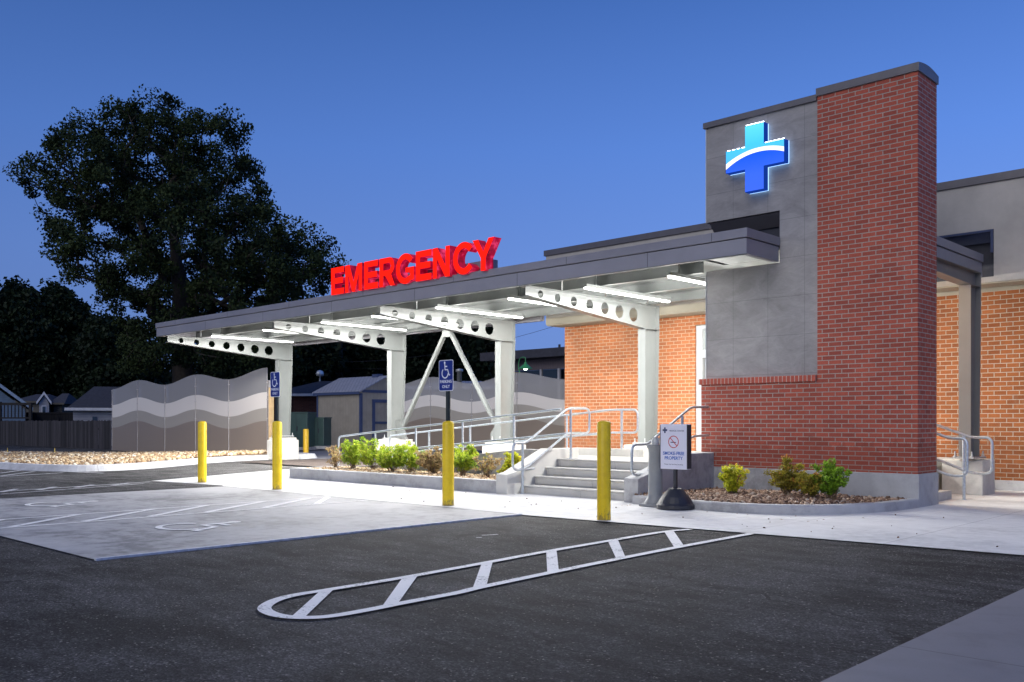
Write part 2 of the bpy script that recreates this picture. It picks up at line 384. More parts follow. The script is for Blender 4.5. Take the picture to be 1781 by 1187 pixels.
M['sign_board'] = paint('sign_board_white', (.62, .62, .72), .4, 0, .03)
M['ink_blue'] = paint('ink_blue', (.02, .10, .42), .5)
M['ink_dark'] = paint('ink_dark', (.04, .05, .12), .5)
M['ink_red'] = paint('ink_red', (.45, .03, .03), .5)
M['rubber'] = paint('black_rubber', (.022, .023, .030), .45, 0, .2, 10)
M['bin_grey'] = paint('grey_plastic', (.20, .21, .22), .5, 0, .08, 8)
M['lamp_green'] = paint('green_enamel', (.05, .25, .08), .4)
M['red_face'] = emit('red_letter_face', (1.0, .012, .006), 1.15)
def red_side():
    t = NT('red_letter_return'); n = t.noise(5, 3, .6)
    t.col((.12, .0, .005)); t.l(t.ramp(n, [(.35, (.12, .0, .006)), (.55, (.36, .002, .03)), (.72, (.9, .05, .17))]), t.b.inputs['Emission Color']); t.b.inputs['Emission Strength'].default_value = .8; return t.m
M['red_side'] = red_side()
M['led'] = emit('led_lens', (1.0, .985, .94), 520)
M['led_small'] = emit('led_halo', (.35, .6, 1.0), 1.8)
M['warm_lens'] = emit('warm_lens', (1.0, .80, .50), 12)
M['lamp_glow'] = emit('lamp_bulb', (.85, 1.0, .85), 12)
# ------------------------------------------------------------------ world, camera, light
w = bpy.data.worlds.new('World'); SC.world = w; w.use_nodes = True
nt = w.node_tree; bg = nt.nodes['Background']
tc = nt.nodes.new('ShaderNodeTexCoord'); sx = nt.nodes.new('ShaderNodeSeparateXYZ'); nt.links.new(tc.outputs['Generated'], sx.inputs[0])
rp = nt.nodes.new('ShaderNodeValToRGB'); e = rp.color_ramp.elements
stops = [(0, (.10, .13, .22)), (.48, (.11, .15, .28)), (.5, (.128, .210, .46)), (.585, (.106, .205, .52)), (.64, (.076, .175, .50)), (.71, (.042, .112, .355)), (.85, (.024, .075, .26)), (1, (.018, .055, .20))]
while len(e) < len(stops): e.new(.5)
for i, (p, c) in enumerate(stops): e[i].position = p; e[i].color = (*c, 1)
mr = nt.nodes.new('ShaderNodeMath'); mr.operation = 'MULTIPLY_ADD'; mr.inputs[1].default_value = .5; mr.inputs[2].default_value = .5
nt.links.new(sx.outputs[2], mr.inputs[0]); nt.links.new(mr.outputs[0], rp.inputs[0])
vd = nt.nodes.new('ShaderNodeVectorMath'); vd.operation = 'DOT_PRODUCT'; vd.inputs[1].default_value = (RT[0], RT[1], 0)
nt.links.new(tc.outputs['Generated'], vd.inputs[0])
ma = nt.nodes.new('ShaderNodeMath'); ma.operation = 'MULTIPLY_ADD'; ma.inputs[1].default_value = .40; ma.inputs[2].default_value = 1.02
nt.links.new(vd.outputs['Value'], ma.inputs[0]); nt.links.new(ma.outputs[0], bg.inputs[1])
nt.links.new(rp.outputs[0], bg.inputs[0]); bg.inputs[1].default_value = 1.0
cam = bpy.data.cameras.new('camera'); co = bpy.data.objects.new('camera', cam); COL.objects.link(co); SC.camera = co
co.location = (0, 0, CH); co.rotation_euler = (math.pi/2, 0, math.pi/2-YW)
cam.sensor_width = 36; cam.lens = FO/1781*36; cam.shift_y = (V0-593.5)/1781; cam.clip_end = 2000; cam.clip_start = .05
sun = bpy.data.lights.new('sun', 'SUN'); so = bpy.data.objects.new('sun', sun); COL.objects.link(so)
sun.energy = 1.15; sun.angle = rad(50); sun.color = (1, .965, .90)
so.rotation_euler = Vector((.16, -.86, .50)).to_track_quat('Z', 'Y').to_euler()
SC.view_settings.view_transform = 'Standard'; SC.view_settings.look = 'None'; SC.view_settings.exposure = .38; SC.view_settings.gamma = 1
SC.cycles.use_denoising = True; SC.cycles.max_bounces = 8; SC.cycles.transparent_max_bounces = 24; SC.cycles.sample_clamp_indirect = 4; SC.cycles.sample_clamp_direct = 6

# ================================================================== GROUND
def ghz(x, y):
    # land falls away towards the far left, behind the gravel bed
    d = max(0.0, min(1.0, (-x-24)/24.0))
    return -.02 - .75*d*d - (.0 if x > -27 else 0)
mb = MB(); xs = [-400,-200,-120,-90,-70,-60,-54,-50,-46,-42,-38,-34,-30,-26,-22,-10,0,20,60,200]; ys = [-100,-30,-10,0,6,10,14,18,24,30,40,60,90,150,300,500]
vs = [(x, y, ghz(x, y)) for y in ys for x in xs]; nx = len(xs)
mb.add(vs, [(j*nx+i, j*nx+i+1, (j+1)*nx+i+1, (j+1)*nx+i) for j in range(len(ys)-1) for i in range(nx-1)], 0)
mb.build('ground', M['grass'], kind='structure')
def sheet(name, poly, z, mat, kind='structure'):
    m = MB(); P = [(p[0], p[1], z) for p in poly]
    ar = sum(P[i][0]*P[(i+1)%len(P)][1]-P[(i+1)%len(P)][0]*P[i][1] for i in range(len(P)))
    if ar < 0: P = P[::-1]
    return m.add(P, [tuple(range(len(P)))]).build(name, mat, kind=kind)
SA = gp(900.7, 895.7); SB = gp(1781, 966.6)
sheet('parking_lot', [(-60,-30),(12,-30),(12,9.6),(-8,9.6),(-27,9.6),(-27,20),(-60,20)], -.008, M['asphalt'])
c1 = gp(263, 837); c2 = gp(400, 829.3); c3 = gp(505, 823)
# road around the gravel island, paler worn asphalt
sheet('road', [(-15.8,3.3),(-15.8,8.9),(-14,9.6),(-14,30),(-45,30),(-45,3.3)], -.004, M['asphalt_old'])
sheet('sidewalk', [SA[:2], SB[:2], (8, SB[1]+.7), (8, 17.7), (-17.3, 17.7), (-17.3, 14.6), (-20.4, 13.2), (-19.6, 11.3), (c1[0], c1[1]), (-16, 8.8), (-15.8, 8.72), (-8.2, 8.72)], .004, M['walk'])
sheet('parking_slab', [(-15.8,3.3),(-8.2,3.3),(-8.2,8.72),(-15.8,8.72)], 0.0, M['slab'])
# thickness of the parking slab edge where the blacktop meets it
MB().box(-8.205, -8.165, 3.3, 8.72, -.05, .012).build('slab_edge', paint('pale_slab_edge', (.50, .52, .58), .7, 0, .3, 12), kind='structure')
sheet('apron', [(-1.86,-6),(9,-6),(9,9.35),(-1.95,9.25)], .002, M['slab_right'])
sheet('planting_bed', [(-24.6,14.02),(-11.9,14.02),(-11.9,17.6),(-15.1,17.6),(-15.1,24.5),(-24.6,24.5)], .03, M['mulch'])
sheet('driveway', [(-36,17.2),(-25.2,17.2),(-24.6,18.6),(-24.6,30),(-36,30)], .006, paint('drive_surface', (.16,.16,.18), .8, 0, .2, 2))  # driveway surface, bluish grey with random mottling
# ------------------------------------------------------------------ painted markings
def ribbon(pts, w, z=.0):
    m = MB(); P = [Vector((p[0], p[1], 0)) for p in pts]; L = []
    for i, p in enumerate(P):
        d = (P[min(i+1, len(P)-1)]-P[max(i-1, 0)]).normalized(); nrm = Vector((-d.y, d.x, 0))
        L.append((p+nrm*w/2, p-nrm*w/2))
    for i in range(len(L)-1):
        a, b = L[i], L[i+1]; m.quad((a[1].x,a[1].y,z),(b[1].x,b[1].y,z),(b[0].x,b[0].y,z),(a[0].x,a[0].y,z))
    return m
def smooth_line0(P, n=2):
    for _ in range(n):
        Q = [P[0]]
        for a, b in zip(P, P[1:]): Q += [tuple(.75*x+.25*y for x, y in zip(a, b)), tuple(.25*x+.75*y for x, y in zip(a, b))]
        P = Q+[P[-1]]
    return P
# island outline in front of the bays: one rounded end
top = [gp(1200, 921.0), gp(1040, 944), gp(900, 970), gp(760, 997), gp(640, 1017), gp(560, 1031)]
botm = [gp(1306, 931), gp(1190, 952), gp(1080, 974), gp(960, 1000), gp(830, 1027), gp(700, 1053), gp(620, 1067)]
hoop = [gp(560, 1031), gp(510, 1037.5), gp(475, 1046), gp(457, 1056.5), gp(470, 1067), gp(505, 1074), gp(560, 1073.5), gp(620, 1067)]
loop = [gp(*p)[:2] for p in [(1200,921.2),(1156,924.6),(1058,941.4),(949.8,959.7),(837.6,980.7),(800,987.5),(699,1005.9),(588.7,1023.4),(553.6,1029.3),(520,1034),(487,1041.5),(467,1050),(456.5,1060),(475,1070),(507,1074.8),(551,1075),(588.7,1071),(664,1057),(691,1051),(800,1031.2),(822,1024.8),(951.8,997.6),(1072,973.1),(1173,953.2),(1280,933.6),(1306,928.6)]]
loop = smooth_line0(loop)
mk = ribbon(loop, .088)
B6 = [((555,1030),(580,1026),(506,1074),(530,1074)),((699,1007),(726,1002.5),(664,1056),(692,1050)),((837.6,981),(857,977.5),(822,1024),(846,1019)),
      ((950,961),(968,958),(952,998),(972,994)),((1058,943),(1075,940),(1072,972.5),(1088,970)),((1156,926.3),(1171.6,924),(1173,953),(1190,950.5))]
mk.build('road_marking', M['line_asph'], kind='structure')
mb = MB()
for a, b, c, d in B6:
    A, B, C, D = [gp(*p) for p in (a, b, c, d)]
    z = .003; ins = .035
    mb.quad((A[0],A[1],z),(C[0],C[1],z),(D[0],D[1],z),(B[0],B[1],z))
bpy.data.objects['road_marking'].location.z = .003
mb.build('road_marking', M['line_asph'], kind='structure').location.z = -.001
# hatched access aisle on the concrete slab
mb = ribbon([(-12.36, 3.32), (-12.36, 8.66)], .075, .004); m2 = ribbon([(-11.36, 3.32), (-11.36, 8.66)], .075, .004)
mb.add(m2.v, m2.f)
for b, tp in (((20,918),(126,893.6)),((149,908.5),(248,884)),((264,900),(336,877)),((368,893),(432,870)),((461,884.5),(509,864.6)),((549,877),(571,865))):
    yb, yt = gp(*b)[1], gp(*tp)[1]
    m2 = ribbon([(-11.40, yb), (-12.32, yt)], .10, .006); mb.add(m2.v, m2.f)
for yb in (3.3, ):
    m2 = ribbon([(-11.9, yb+.02), (-12.32, yb+.55)], .10, .006); mb.add(m2.v, m2.f)
mb.build('road_marking', M['line_slab'], kind='structure')
mb = ribbon([(-8.10, 3.36), (-8.10, 8.7)], .05, .0); 
# striping on the road left of the slab and by the island
mb = MB()
def addr(p, q, w_, z=.002):
    m2 = ribbon([p, q], w_, z); mb.add(m2.v, m2.f)
addr(gp(-80,860.5), gp(262,838.5), .09); addr(gp(-40,863), gp(250,841.5), .08, .0025)
for a, b in (((0,856.6),(30,851)),((66,853),(96,847.5)),((132,848.5),(162,843.8)),((196,844.6),(226,840.6))): addr(gp(*a), gp(*b), .12, .004)
addr(gp(0,815.5), gp(180,823.5), .10); addr(gp(0,828.5), gp(60,820.5), .10, .003); addr(gp(0,823.5), gp(36,818.6), .10, .0035); addr(gp(0,829.6), gp(110,822.6), .10, .0028)
mb.build('road_marking', M['line_old'], kind='structure')
def isa_strokes():
    # wheelchair figure in a unit box (x right, y up)
    L = []
    L.append(('disc', (.40, .93), .075)); L.append(('line', [(.41,.86),(.44,.50),(.70,.50),(.84,.16),(.94,.20)], .085)); L.append(('line', [(.43,.70),(.66,.70)], .075))
    arc = [(.44+.30*math.cos(a), .29+.29*math.sin(a)) for a in [rad(128+k*12) for k in range(0, 20)]]
    L.append(('line', arc, .075)); return L
def isa_mesh(sx_, sy_, dz=.0006):
    m = MB(); z = 0
    for kind, g, w_ in isa_strokes():
        z += dz
        if kind == 'disc': m.add([(sx_*(g[0]+w_*math.cos(2*math.pi*k/16)), sy_*(g[1]+w_*math.sin(2*math.pi*k/16)), z) for k in range(16)], [tuple(range(16))])
        else:
            r = ribbon(g, w_, z); m.add([(sx_*p[0], sy_*p[1], p[2]) for p in r.v], r.f)
    return m
def ground_isa(u, v, s):
    g = gp(u, v); o = isa_mesh(s, s*.9, .0004).build('road_marking', M['line_slab'], kind='structure')
    o.location = (g[0]-s*.55, g[1]-s*.5, .005)
ground_isa(370, 915, 1.1); ground_isa(125, 876.5, 1.1)
mb = ribbon([gp(838, 931.5)[:2], gp(866, 930)[:2]], .05); m2 = ribbon([gp(828, 935.5)[:2], gp(838, 935.2)[:2]], .04); mb.add(m2.v, m2.f)
mb.build('road_marking', M['line_old'], kind='structure').location.z = .001
# small debris on the paving
def scatter_rocks(name, pts, smin, smax, mat, flat=.7, seed=1, tint_lo=0, tint_hi=1, **kw):
    r = np.random.default_rng(seed); n = len(pts); pts = np.asarray(pts, float)
    t = (1+5**.5)/2
    iv = np.array([(-1,t,0),(1,t,0),(-1,-t,0),(1,-t,0),(0,-1,t),(0,1,t),(0,-1,-t),(0,1,-t),(t,0,-1),(t,0,1),(-t,0,-1),(-t,0,1)], float); iv /= np.linalg.norm(iv[0])
    fi = np.array([(0,11,5),(0,5,1),(0,1,7),(0,7,10),(0,10,11),(1,5,9),(5,11,4),(11,10,2),(10,7,6),(7,1,8),(3,9,4),(3,4,2),(3,2,6),(3,6,8),(3,8,9),(4,9,5),(2,4,11),(6,2,10),(8,6,7),(9,8,1)])
    s = r.uniform(smin, smax, (n,1,1)); ax = np.stack([r.uniform(.7,1.25,n), r.uniform(.7,1.25,n), r.uniform(.45,1.0,n)*flat/.7], -1)[:,None,:]
    V = iv[None]*(1+r.uniform(-.22,.22,(n,12,1)))*s*ax
    # random rotations
    q = r.normal(size=(n,4)); q /= np.linalg.norm(q,axis=1,keepdims=True); w_,x,y,z = q.T
    Rm = np.stack([1-2*(y*y+z*z),2*(x*y-z*w_),2*(x*z+y*w_),2*(x*y+z*w_),1-2*(x*x+z*z),2*(y*z-x*w_),2*(x*z-y*w_),2*(y*z+x*w_),1-2*(x*x+y*y)],-1).reshape(n,3,3)
    V = np.einsum('nij,nkj->nki', Rm, V)+pts[:,None,:]
    Fc = (fi[None]+12*np.arange(n)[:,None,None]).reshape(-1,3)
    return np_mesh(name, V.reshape(-1,3), Fc, mat, np.repeat(r.uniform(tint_lo,tint_hi,n), 20), **kw)
def np_mesh(name, V, Fc, mat, tint=None, parent=None, **kw):
    me = bpy.data.meshes.new(name); k = Fc.shape[1]
    me.vertices.add(len(V)); me.vertices.foreach_set('co', V.astype(np.float32).ravel())
    me.loops.add(Fc.size); me.loops.foreach_set('vertex_index', Fc.astype(np.int32).ravel())
    me.polygons.add(len(Fc)); me.polygons.foreach_set('loop_start', (np.arange(len(Fc))*k).astype(np.int32))
    me.update(calc_edges=True); me.validate()
    if tint is not None:
        a = me.attributes.new('tint', 'FLOAT', 'FACE'); a.data.foreach_set('value', tint.astype(np.float32))
    me.materials.append(mat); o = bpy.data.objects.new(name, me); COL.objects.link(o)
    if parent: o.parent = parent; local(o, parent)
    return props(o, **kw)
def in_poly(x, y, poly):
    c = np.zeros(len(x), bool); n = len(poly)
    for i in range(n):
        x1,y1 = poly[i][:2]; x2,y2 = poly[i-1][:2]
        hit = ((y1 > y) != (y2 > y)) & (x < (x2-x1)*(y-y1)/((y2-y1) or 1e-9)+x1); c ^= hit
    return c
def poly_points(poly, n, seed=0):
    r = np.random.default_rng(seed); P = np.array([p[:2] for p in poly]); lo, hi = P.min(0), P.max(0)
    out = np.zeros((0,2))
    while len(out) < n:
        q = r.uniform(lo, hi, (n*2,2)); out = np.vstack([out, q[in_poly(q[:,0], q[:,1], poly)]])
    return out[:n]
lf = poly_points([(-17,11.25),(-10.95,11.25),(-10.95,12.35),(-17,12.35)], 60, 15); lf2 = poly_points([(-7.9,11.2),(-5.3,11.8),(-5.1,13.1),(-7.9,13.1)], 50, 16); lf3 = poly_points([(-8.0,10.5),(-5,10.4),(-4.5,11.5),(-6,10.75),(-8,10.8)], 14, 17)
def litter_leaves(P, z, seed):
    r = np.random.default_rng(seed); n = len(P); a = r.uniform(0, 6.28, n); s_ = r.uniform(.012, .026, n); zz = z+r.uniform(.0, .03, n) if z > .05 else np.full(n, z)
    dx, dy = np.cos(a)*s_, np.sin(a)*s_; V = np.stack([np.c_[P[:,0]-dx, P[:,1]-dy, zz], np.c_[P[:,0]+dy*.6, P[:,1]-dx*.6, zz+.008], np.c_[P[:,0]+dx, P[:,1]+dy, zz+.004], np.c_[P[:,0]-dy*.6, P[:,1]+dx*.6, zz+.006]], 1).reshape(-1,3)
    return np_mesh('litter', V, np.arange(4*n).reshape(n,4), M['leaf_litter'], r.random(n), kind='stuff')
dp = poly_points([(-8.1,8.9),(-2.6,9.3),(-2.6,12.6),(-4.6,12.6),(-6,10.7),(-14,10.8),(-17,9)], 46, 5)
scatter_rocks('litter', np.c_[dp, np.full(len(dp), .008)], .004, .014, M['rock_red'], seed=9, tint_hi=.5, kind='stuff')

M['leaf_litter'] = leafmat('dead_leaves', (.12, .05, .02), (.30, .15, .06), .8, .1, (.36, .26, .10))
litter_leaves(lf, .20, 31); litter_leaves(lf2, .13, 32); litter_leaves(lf3, .007, 33)
# ================================================================== GRAVEL ISLAND, KERB
KL = [(-40,8.6),(-33,7.9),(-28.5,7.75),(-25.78,7.95),(-24.2,8.25),(-23.1,8.75),(-22.75,9.5),(-23.11,10.68),(-24.0,11.9),(-25.1,13.4),(-25.9,15.2),(-25.95,16.3),(-25.55,17.1),(-25.9,17.9),(-28.0,18.1)]
def smooth_line(P, n=3):
    for _ in range(n):
        Q = [P[0]]
        for a, b in zip(P, P[1:]): Q += [tuple(.75*x+.25*y for x, y in zip(a, b)), tuple(.25*x+.75*y for x, y in zip(a, b))]
        P = Q+[P[-1]]
    return P
KS = smooth_line(KL, 2)
def kerb_mesh(path, w, h, side=1, batter=.03):
    m = MB(); P = [Vector((p[0],p[1],0)) for p in path]; rows = []
    for i, p in enumerate(P):
        d = (P[min(i+1,len(P)-1)]-P[max(i-1,0)]).normalized(); nr = Vector((-d.y,d.x,0))*side
        rows.append([p+Vector((0,0,-.02)), p+nr*batter+Vector((0,0,h-.02)), p+nr*(batter+.02)+Vector((0,0,h)), p+nr*w+Vector((0,0,h)), p+nr*w+Vector((0,0,-.02))])
    n = 5; vs = [q for r in rows for q in r]
    fs = []
    for i in range(len(rows)-1):
        for k in range(n-1):
            f = (i*n+k, (i+1)*n+k, (i+1)*n+k+1, i*n+k+1); fs.append(f if side < 0 else f[::-1])
    m.add(vs, fs); m.add(rows[0], [tuple(range(n))]); m.add(rows[-1], [tuple(range(n))[::-1]])
    return m
kerb_mesh(KS, .34, .15, 1, .09).build('kerb', M['kerb'], kind='structure')
def gz(x, y):
    # gravel surface: level by the kerb, dropping with the land to the far left
    f = max(0, min(1, (-x-27)/22)); g = max(0, min(1, (y-9)/7.6))
    return .125+.10*g*(1-f)-.60*f*g
def offset_path(path, d):
    out = []
    for i, p in enumerate(path):
        a, b = Vector(path[max(i-1,0)]), Vector(path[min(i+1,len(path)-1)]); t_ = (b-a).normalized(); out.append((p[0]-t_.y*d, p[1]+t_.x*d))
    return out
gpoly = [p for p in offset_path(KS, .37) if p[1] < 16.6]+[(-26.2,16.9),(-27.2,17.3),(-41,17.3),(-60,17.0),(-60,8.6)]
# island surface sheet
P = poly_points(gpoly, 20, 3)
bm = bmesh.new(); nxg, nyg = 60, 20; g = {}
mb = MB(); X = np.linspace(-60, -22.9, nxg); Yy = np.linspace(8.0, 17.4, nyg); idx = {}
for j in range(nyg-1):
    for i in range(nxg-1):
        cxm, cym = (X[i]+X[i+1])/2, (Yy[j]+Yy[j+1])/2
        if in_poly(np.array([cxm]), np.array([cym]), gpoly)[0]:
            mb.quad(*[(x, y, gz(x, y)-.045) for x, y in ((X[i],Yy[j]),(X[i+1],Yy[j]),(X[i+1],Yy[j+1]),(X[i],Yy[j+1]))])
bm.free()
mb.build('gravel_bed', paint('gravel_soil', (.28,.2,.13), .9, 0, .3, 20), kind='structure')
q = poly_points(gpoly, 30000, 4)
dist = np.hypot(q[:,0], q[:,1]); keep = rng.random(len(q)) < np.clip((46/dist)**2*.62, 0, 1); keep &= q[:,0] > -52
q = q[keep][:17000]; qz = np.array([gz(a, b) for a, b in q])
scatter_rocks('gravel', np.c_[q, qz-.015+rng.uniform(0,.03,len(q))], .035, .075, M['rock_tan'], seed=4, label='tan crushed gravel spread behind the curved kerb', kind='stuff')
# ------------------------------------------------------------------ planter left of the stairs
root = empty('planter', (-14, 11.1, 0), 'long low concrete planter wall filled with gravel and shrubs, left of the steps', 'planter')
part(MB().box(-17.2,-10.86,11.03,11.20,-.02,.215).box(-17.2,-17.04,11.20,12.40,-.02,.215), 'wall', M['conc_wall'], root, .012)
pl = [(-17.03,11.21),(-10.9,11.21),(-10.9,12.4),(-17.03,12.4)]
sheet('soil', pl, .13, M['mulch'])
q = poly_points(pl, 4600, 6); scatter_rocks('gravel', np.c_[q, .165+.03*rng.random(len(q))], .018, .042, M['rock_tan'], seed=6, label='tan gravel inside the long planter', kind='stuff')
# ------------------------------------------------------------------ planter in front of the tower
KR = smooth_line([(-8.08,10.98),(-7.4,10.88),(-6.6,10.80),(-6.15,10.84),(-5.66,11.05),(-5.25,11.45),(-4.95,12.1),(-4.83,12.75),(-4.81,13.26)], 2)
kerb_mesh(KR, .16, .125, 1, .01).build('kerb', M['conc_wall'], kind='structure')
pr = [(x-.1, y+.13) for x, y in KR if y < 12.9]+[(-4.95,13.25),(-8.08,13.25)]
sheet('soil', pr, .05, M['mulch'])
q = poly_points(pr, 4200, 8); q = q[(q[:,1] < 13.2)]
hz_ = .085+.03*rng.random(len(q))+.05*np.exp(-((q[:,0]+6.5)**2+(q[:,1]-12)**2))
scatter_rocks('gravel', np.c_[q, hz_], .013, .043, M['rock_red'], seed=8, label='brown river rock in the bed before the brick tower', kind='stuff')

# ================================================================== STAIRS, LANDING, RAMP
LZ = .56
root = empty('entrance_steps', (-9.5, 11.3, 0), 'four wide grey concrete steps leading up to the canopy landing', 'steps')
for k in range(4):
    y0 = 11.31+.30*k; z1 = .14*(k+1)
    pf = [(y0+.03,-.02 if k == 0 else z1-.14),(y0+.012,z1-.025),(y0-.012,z1-.018),(y0-.012,z1),(y0+.31+(.0 if k < 3 else .3),z1),(y0+.31+(.0 if k < 3 else .3),z1-.14 if k else -.02)]
    part(MB().prism(pf, 'x', -10.60, -8.34), 'step', M['conc_step'], root, .006)
root = empty('cheek_wall', (-10.74, 11, 0), 'sloped concrete wall on the left side of the front steps', 'wall')
pf = [(10.95,-.02),(10.95,.33),(11.12,.36),(12.05,.735),(12.80,.735),(12.80,-.02)]
part(MB().prism(pf, 'x', -10.86, -10.60), 'wall', M['conc'], root, .012)
root = empty('cheek_wall', (-8.23, 11, 0), 'sloped concrete wall on the right side of the front steps, meeting the brick tower', 'wall')
pf = [(11.15,-.02),(11.15,.36),(11.3,.39),(12.45,.70),(13.262,.70),(13.262,-.02)]
part(MB().prism(pf, 'x', -8.36, -8.10), 'wall', M['conc_wall'], root, .012)
mb = MB().box(-11.9,-8.37,12.56,17.62,.0,LZ-.004).box(-8.3698,-5.62,14.05,17.62,.0,LZ-.004); mb.build('landing', M['conc'], kind='structure')
x0, x1 = -17.4, -11.6
def rz(x): return max(0, min(LZ, LZ*(x-x0)/(x1-x0)))
mb = MB().prism([(x0,.0),(x1,0),(x1,LZ-.01),(x0,.008)], 'y', 12.56, 13.86); mb.build('ramp', M['conc'], kind='structure')
root = empty('ramp_wall', (-14, 12.5, 0), 'low sloping concrete wall along the planter side of the ramp', 'wall')
part(MB().prism([(x0,-.02),(-10.88,-.02),(-10.88,LZ+.14),(x1,LZ+.14),(x0,.14)], 'y', 12.405, 12.555), 'wall', M['conc_wall'], root, .01)
root = empty('ramp_wall', (-14, 13.93, 0), 'low sloping concrete wall along the far side of the ramp', 'wall')
part(MB().prism([(x0,-.02),(-9.95,-.02),(-9.95,LZ+.14),(x1,LZ+.14),(x0,.14)], 'y', 13.87, 14.01), 'wall', M['conc'], root, .01)
# side steps right of the tower
root = empty('side_steps', (-5.3, 14.5, 0), 'short concrete steps half hidden behind the right side of the brick tower', 'steps')
for k in range(3): part(MB().box(-5.0-.30*k, -5.32-.30*k, 14.02, 15.12, -.02 if k == 0 else .14*k-.002, .14*(k+1)-.003), 'step', M['conc'], root, .01)
# ================================================================== HANDRAILS
RR = .0205
def rail(root, pts, name='top_rail', r=RR, fr=.11): return part(MB().tube(fillet(pts, fr), r, 12), name, M['galv'], root)
def post(root, x, y, z0, z1):
    return part(MB().tube([(x,y,z0),(x,y,z1)], RR*1.12, 12).lathe((x,y,z0-.002), [(.045,0),(.045,.008),(.03,.012)], 14), 'post', M['galv'], root)
# left stair rail
r1 = empty('stair_handrail', (-10.50, 11.2, 0), 'galvanised stair handrail with looped ends on the left of the front steps', 'handrail', 'galvanised pipe handrails')
X1 = -10.50
rail(r1, [(X1,11.50,.415),(X1,11.27,.41),(X1,10.98,.41),(X1,10.98,.85),(X1,11.30,.85),(X1,12.38,1.44),(X1,12.98,1.44),(X1,12.98,1.0),(X1,12.62,1.0),(X1,12.36,1.0),(X1,11.34,.445),(X1,11.22,.42)])
post(r1, X1, 11.22, .004, .84); post(r1, X1, 12.46, LZ, 1.43)
# ramp rails
def ramp_rail(y, xs, xend, label):
    r = empty('ramp_handrail', (xs[0], y, 0), label, 'handrail', 'galvanised pipe handrails')
    zt = lambda x: .865+(.565/6.7)*(min(x, -10.75)+17.45)
    T = [(xs[0], y, rz(xs[0])+.12), (xs[0], y, zt(xs[0])), (-10.75, y, zt(-10.75))]
    if xend > -10.7: T += [(xend, y, zt(-10.75)), (xend, y, 1.0), (xend-.35, y, 1.0), (-10.75, y, zt(-10.75)-.43), (xs[0]+.02, y, zt(xs[0])-.43)]
    rail(r, T)
    if xend <= -10.7: rail(r, [(xs[0]+.02, y, zt(xs[0])-.43), (-10.52, y, zt(-10.75)-.43)], 'lower_rail')
    for x in xs[1:]: post(r, x, y, rz(x)+.135, zt(x))
    return r
ramp_rail(12.48, [-17.43,-16.08,-14.72,-13.30,-11.90], -10.74, 'galvanised ramp handrail nearer the planter, starting above the shrubs')
ramp_rail(13.94, [-17.40,-15.98,-14.62,-13.28,-11.85,-10.50], -10.13, 'galvanised ramp handrail on the far side, looping in front of the orange brick')
r3 = empty('stair_handrail', (-8.2, 11.3, 0), 'galvanised stair handrail on the right of the front steps, behind the smoke-free sign', 'handrail', 'galvanised pipe handrails')
rail(r3, [(-8.22,11.62,.42),(-8.22,11.5,.41),(-8.22,11.16,.41),(-8.22,11.16,.86),(-8.22,11.55,.86),(-8.22,12.75,1.44),(-8.22,13.27,1.45)])
rail(r3, [(-8.22,11.50,.41),(-8.22,11.64,.43),(-8.22,12.80,.97),(-8.22,13.27,.98)], 'lower_rail')
post(r3, -8.22, 11.62, .47, .86); post(r3, -8.22, 12.5, .70, 1.30)
for y, xe, lab in ((14.12,-4.46,'galvanised handrail hugging the right side of the brick tower'), (15.05,-4.40,'galvanised handrail of the side steps, in front of the concrete pier')):
    r = empty('side_handrail', (-4.8, y, 0), lab, 'handrail', 'galvanised pipe handrails')
    xs_ = xe-.30 if y > 14.5 else xe-.25
    rail(r, [(-6.2,y,1.53),(xs_,y,.965),(xe,y,.965),(xe,y,.42),(xs_,y,.42),(-6.2,y,1.02)], fr=.10); 
    if y > 14.5: post(r, -4.80, y, .004, .99)
    else: post(r, -5.3, y, .28, 1.15)

# ================================================================== BRICK TOWER
TX0, TX1, TY0, TY1 = -8.35, -4.84, 13.27, 14.0
PXE = -6.32                                    # right edge of the grey panelling
root = empty('brick_tower', (-6.6, 13.6, 0), 'tall red brick entrance tower with grey panels and a dark metal coping', 'tower')
part(MB().box(-6.32,TX1,TY0,TY1,.47,6.115).box(TX0,-6.3202,TY0,TY1,.47,1.815), 'brick_wall', M['brick_red'], root)
part(MB().box(-8.11,TX1+.022,TY0-.022,TY1+.02,-.05,.468), 'footing', M['conc_wall'], root, .008)
part(MB().box(TX0-.03,-6.335,TY0-.035,TY1-.3,1.817,1.912), 'brick_ledge', M['rowlock'], root, .004)
# grey panels around the slot for the canopy
NX0, NX1, NZ0, NZ1 = -8.27, -6.97, 3.69, 4.50
yp = TY0+.03
part(MB().box(-8.27,-6.323,yp,TY1-.02,1.913,NZ0-.002).box(-8.27,-6.323,yp,TY1-.02,NZ1+.002,6.06).box(NX1+.02,-6.323,yp,TY1-.02,NZ0-.002,NZ1+.002), 'wall_panel', M['panel'], root)
part(MB().box(-8.283,-8.271,yp-.006,TY1-.02,1.92,3.68).box(-8.283,-8.271,yp-.006,TY1-.02,NZ1,6.06), 'edge_trim', M['alu'], root)
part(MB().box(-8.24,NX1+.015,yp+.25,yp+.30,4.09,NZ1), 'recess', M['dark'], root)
fl = MB().prism([(yp+.012,NZ1-.015),(yp+.05,NZ1-.012),(yp+.23,NZ1-.17),(yp+.215,NZ1-.20)], 'x', -8.22, NX1+.01); part(fl, 'flashing', M['coping'], root)
part(MB().box(NX1+.002,NX1+.018,yp+.02,yp+.24,4.09,NZ1), 'flashing', M['coping'], root)
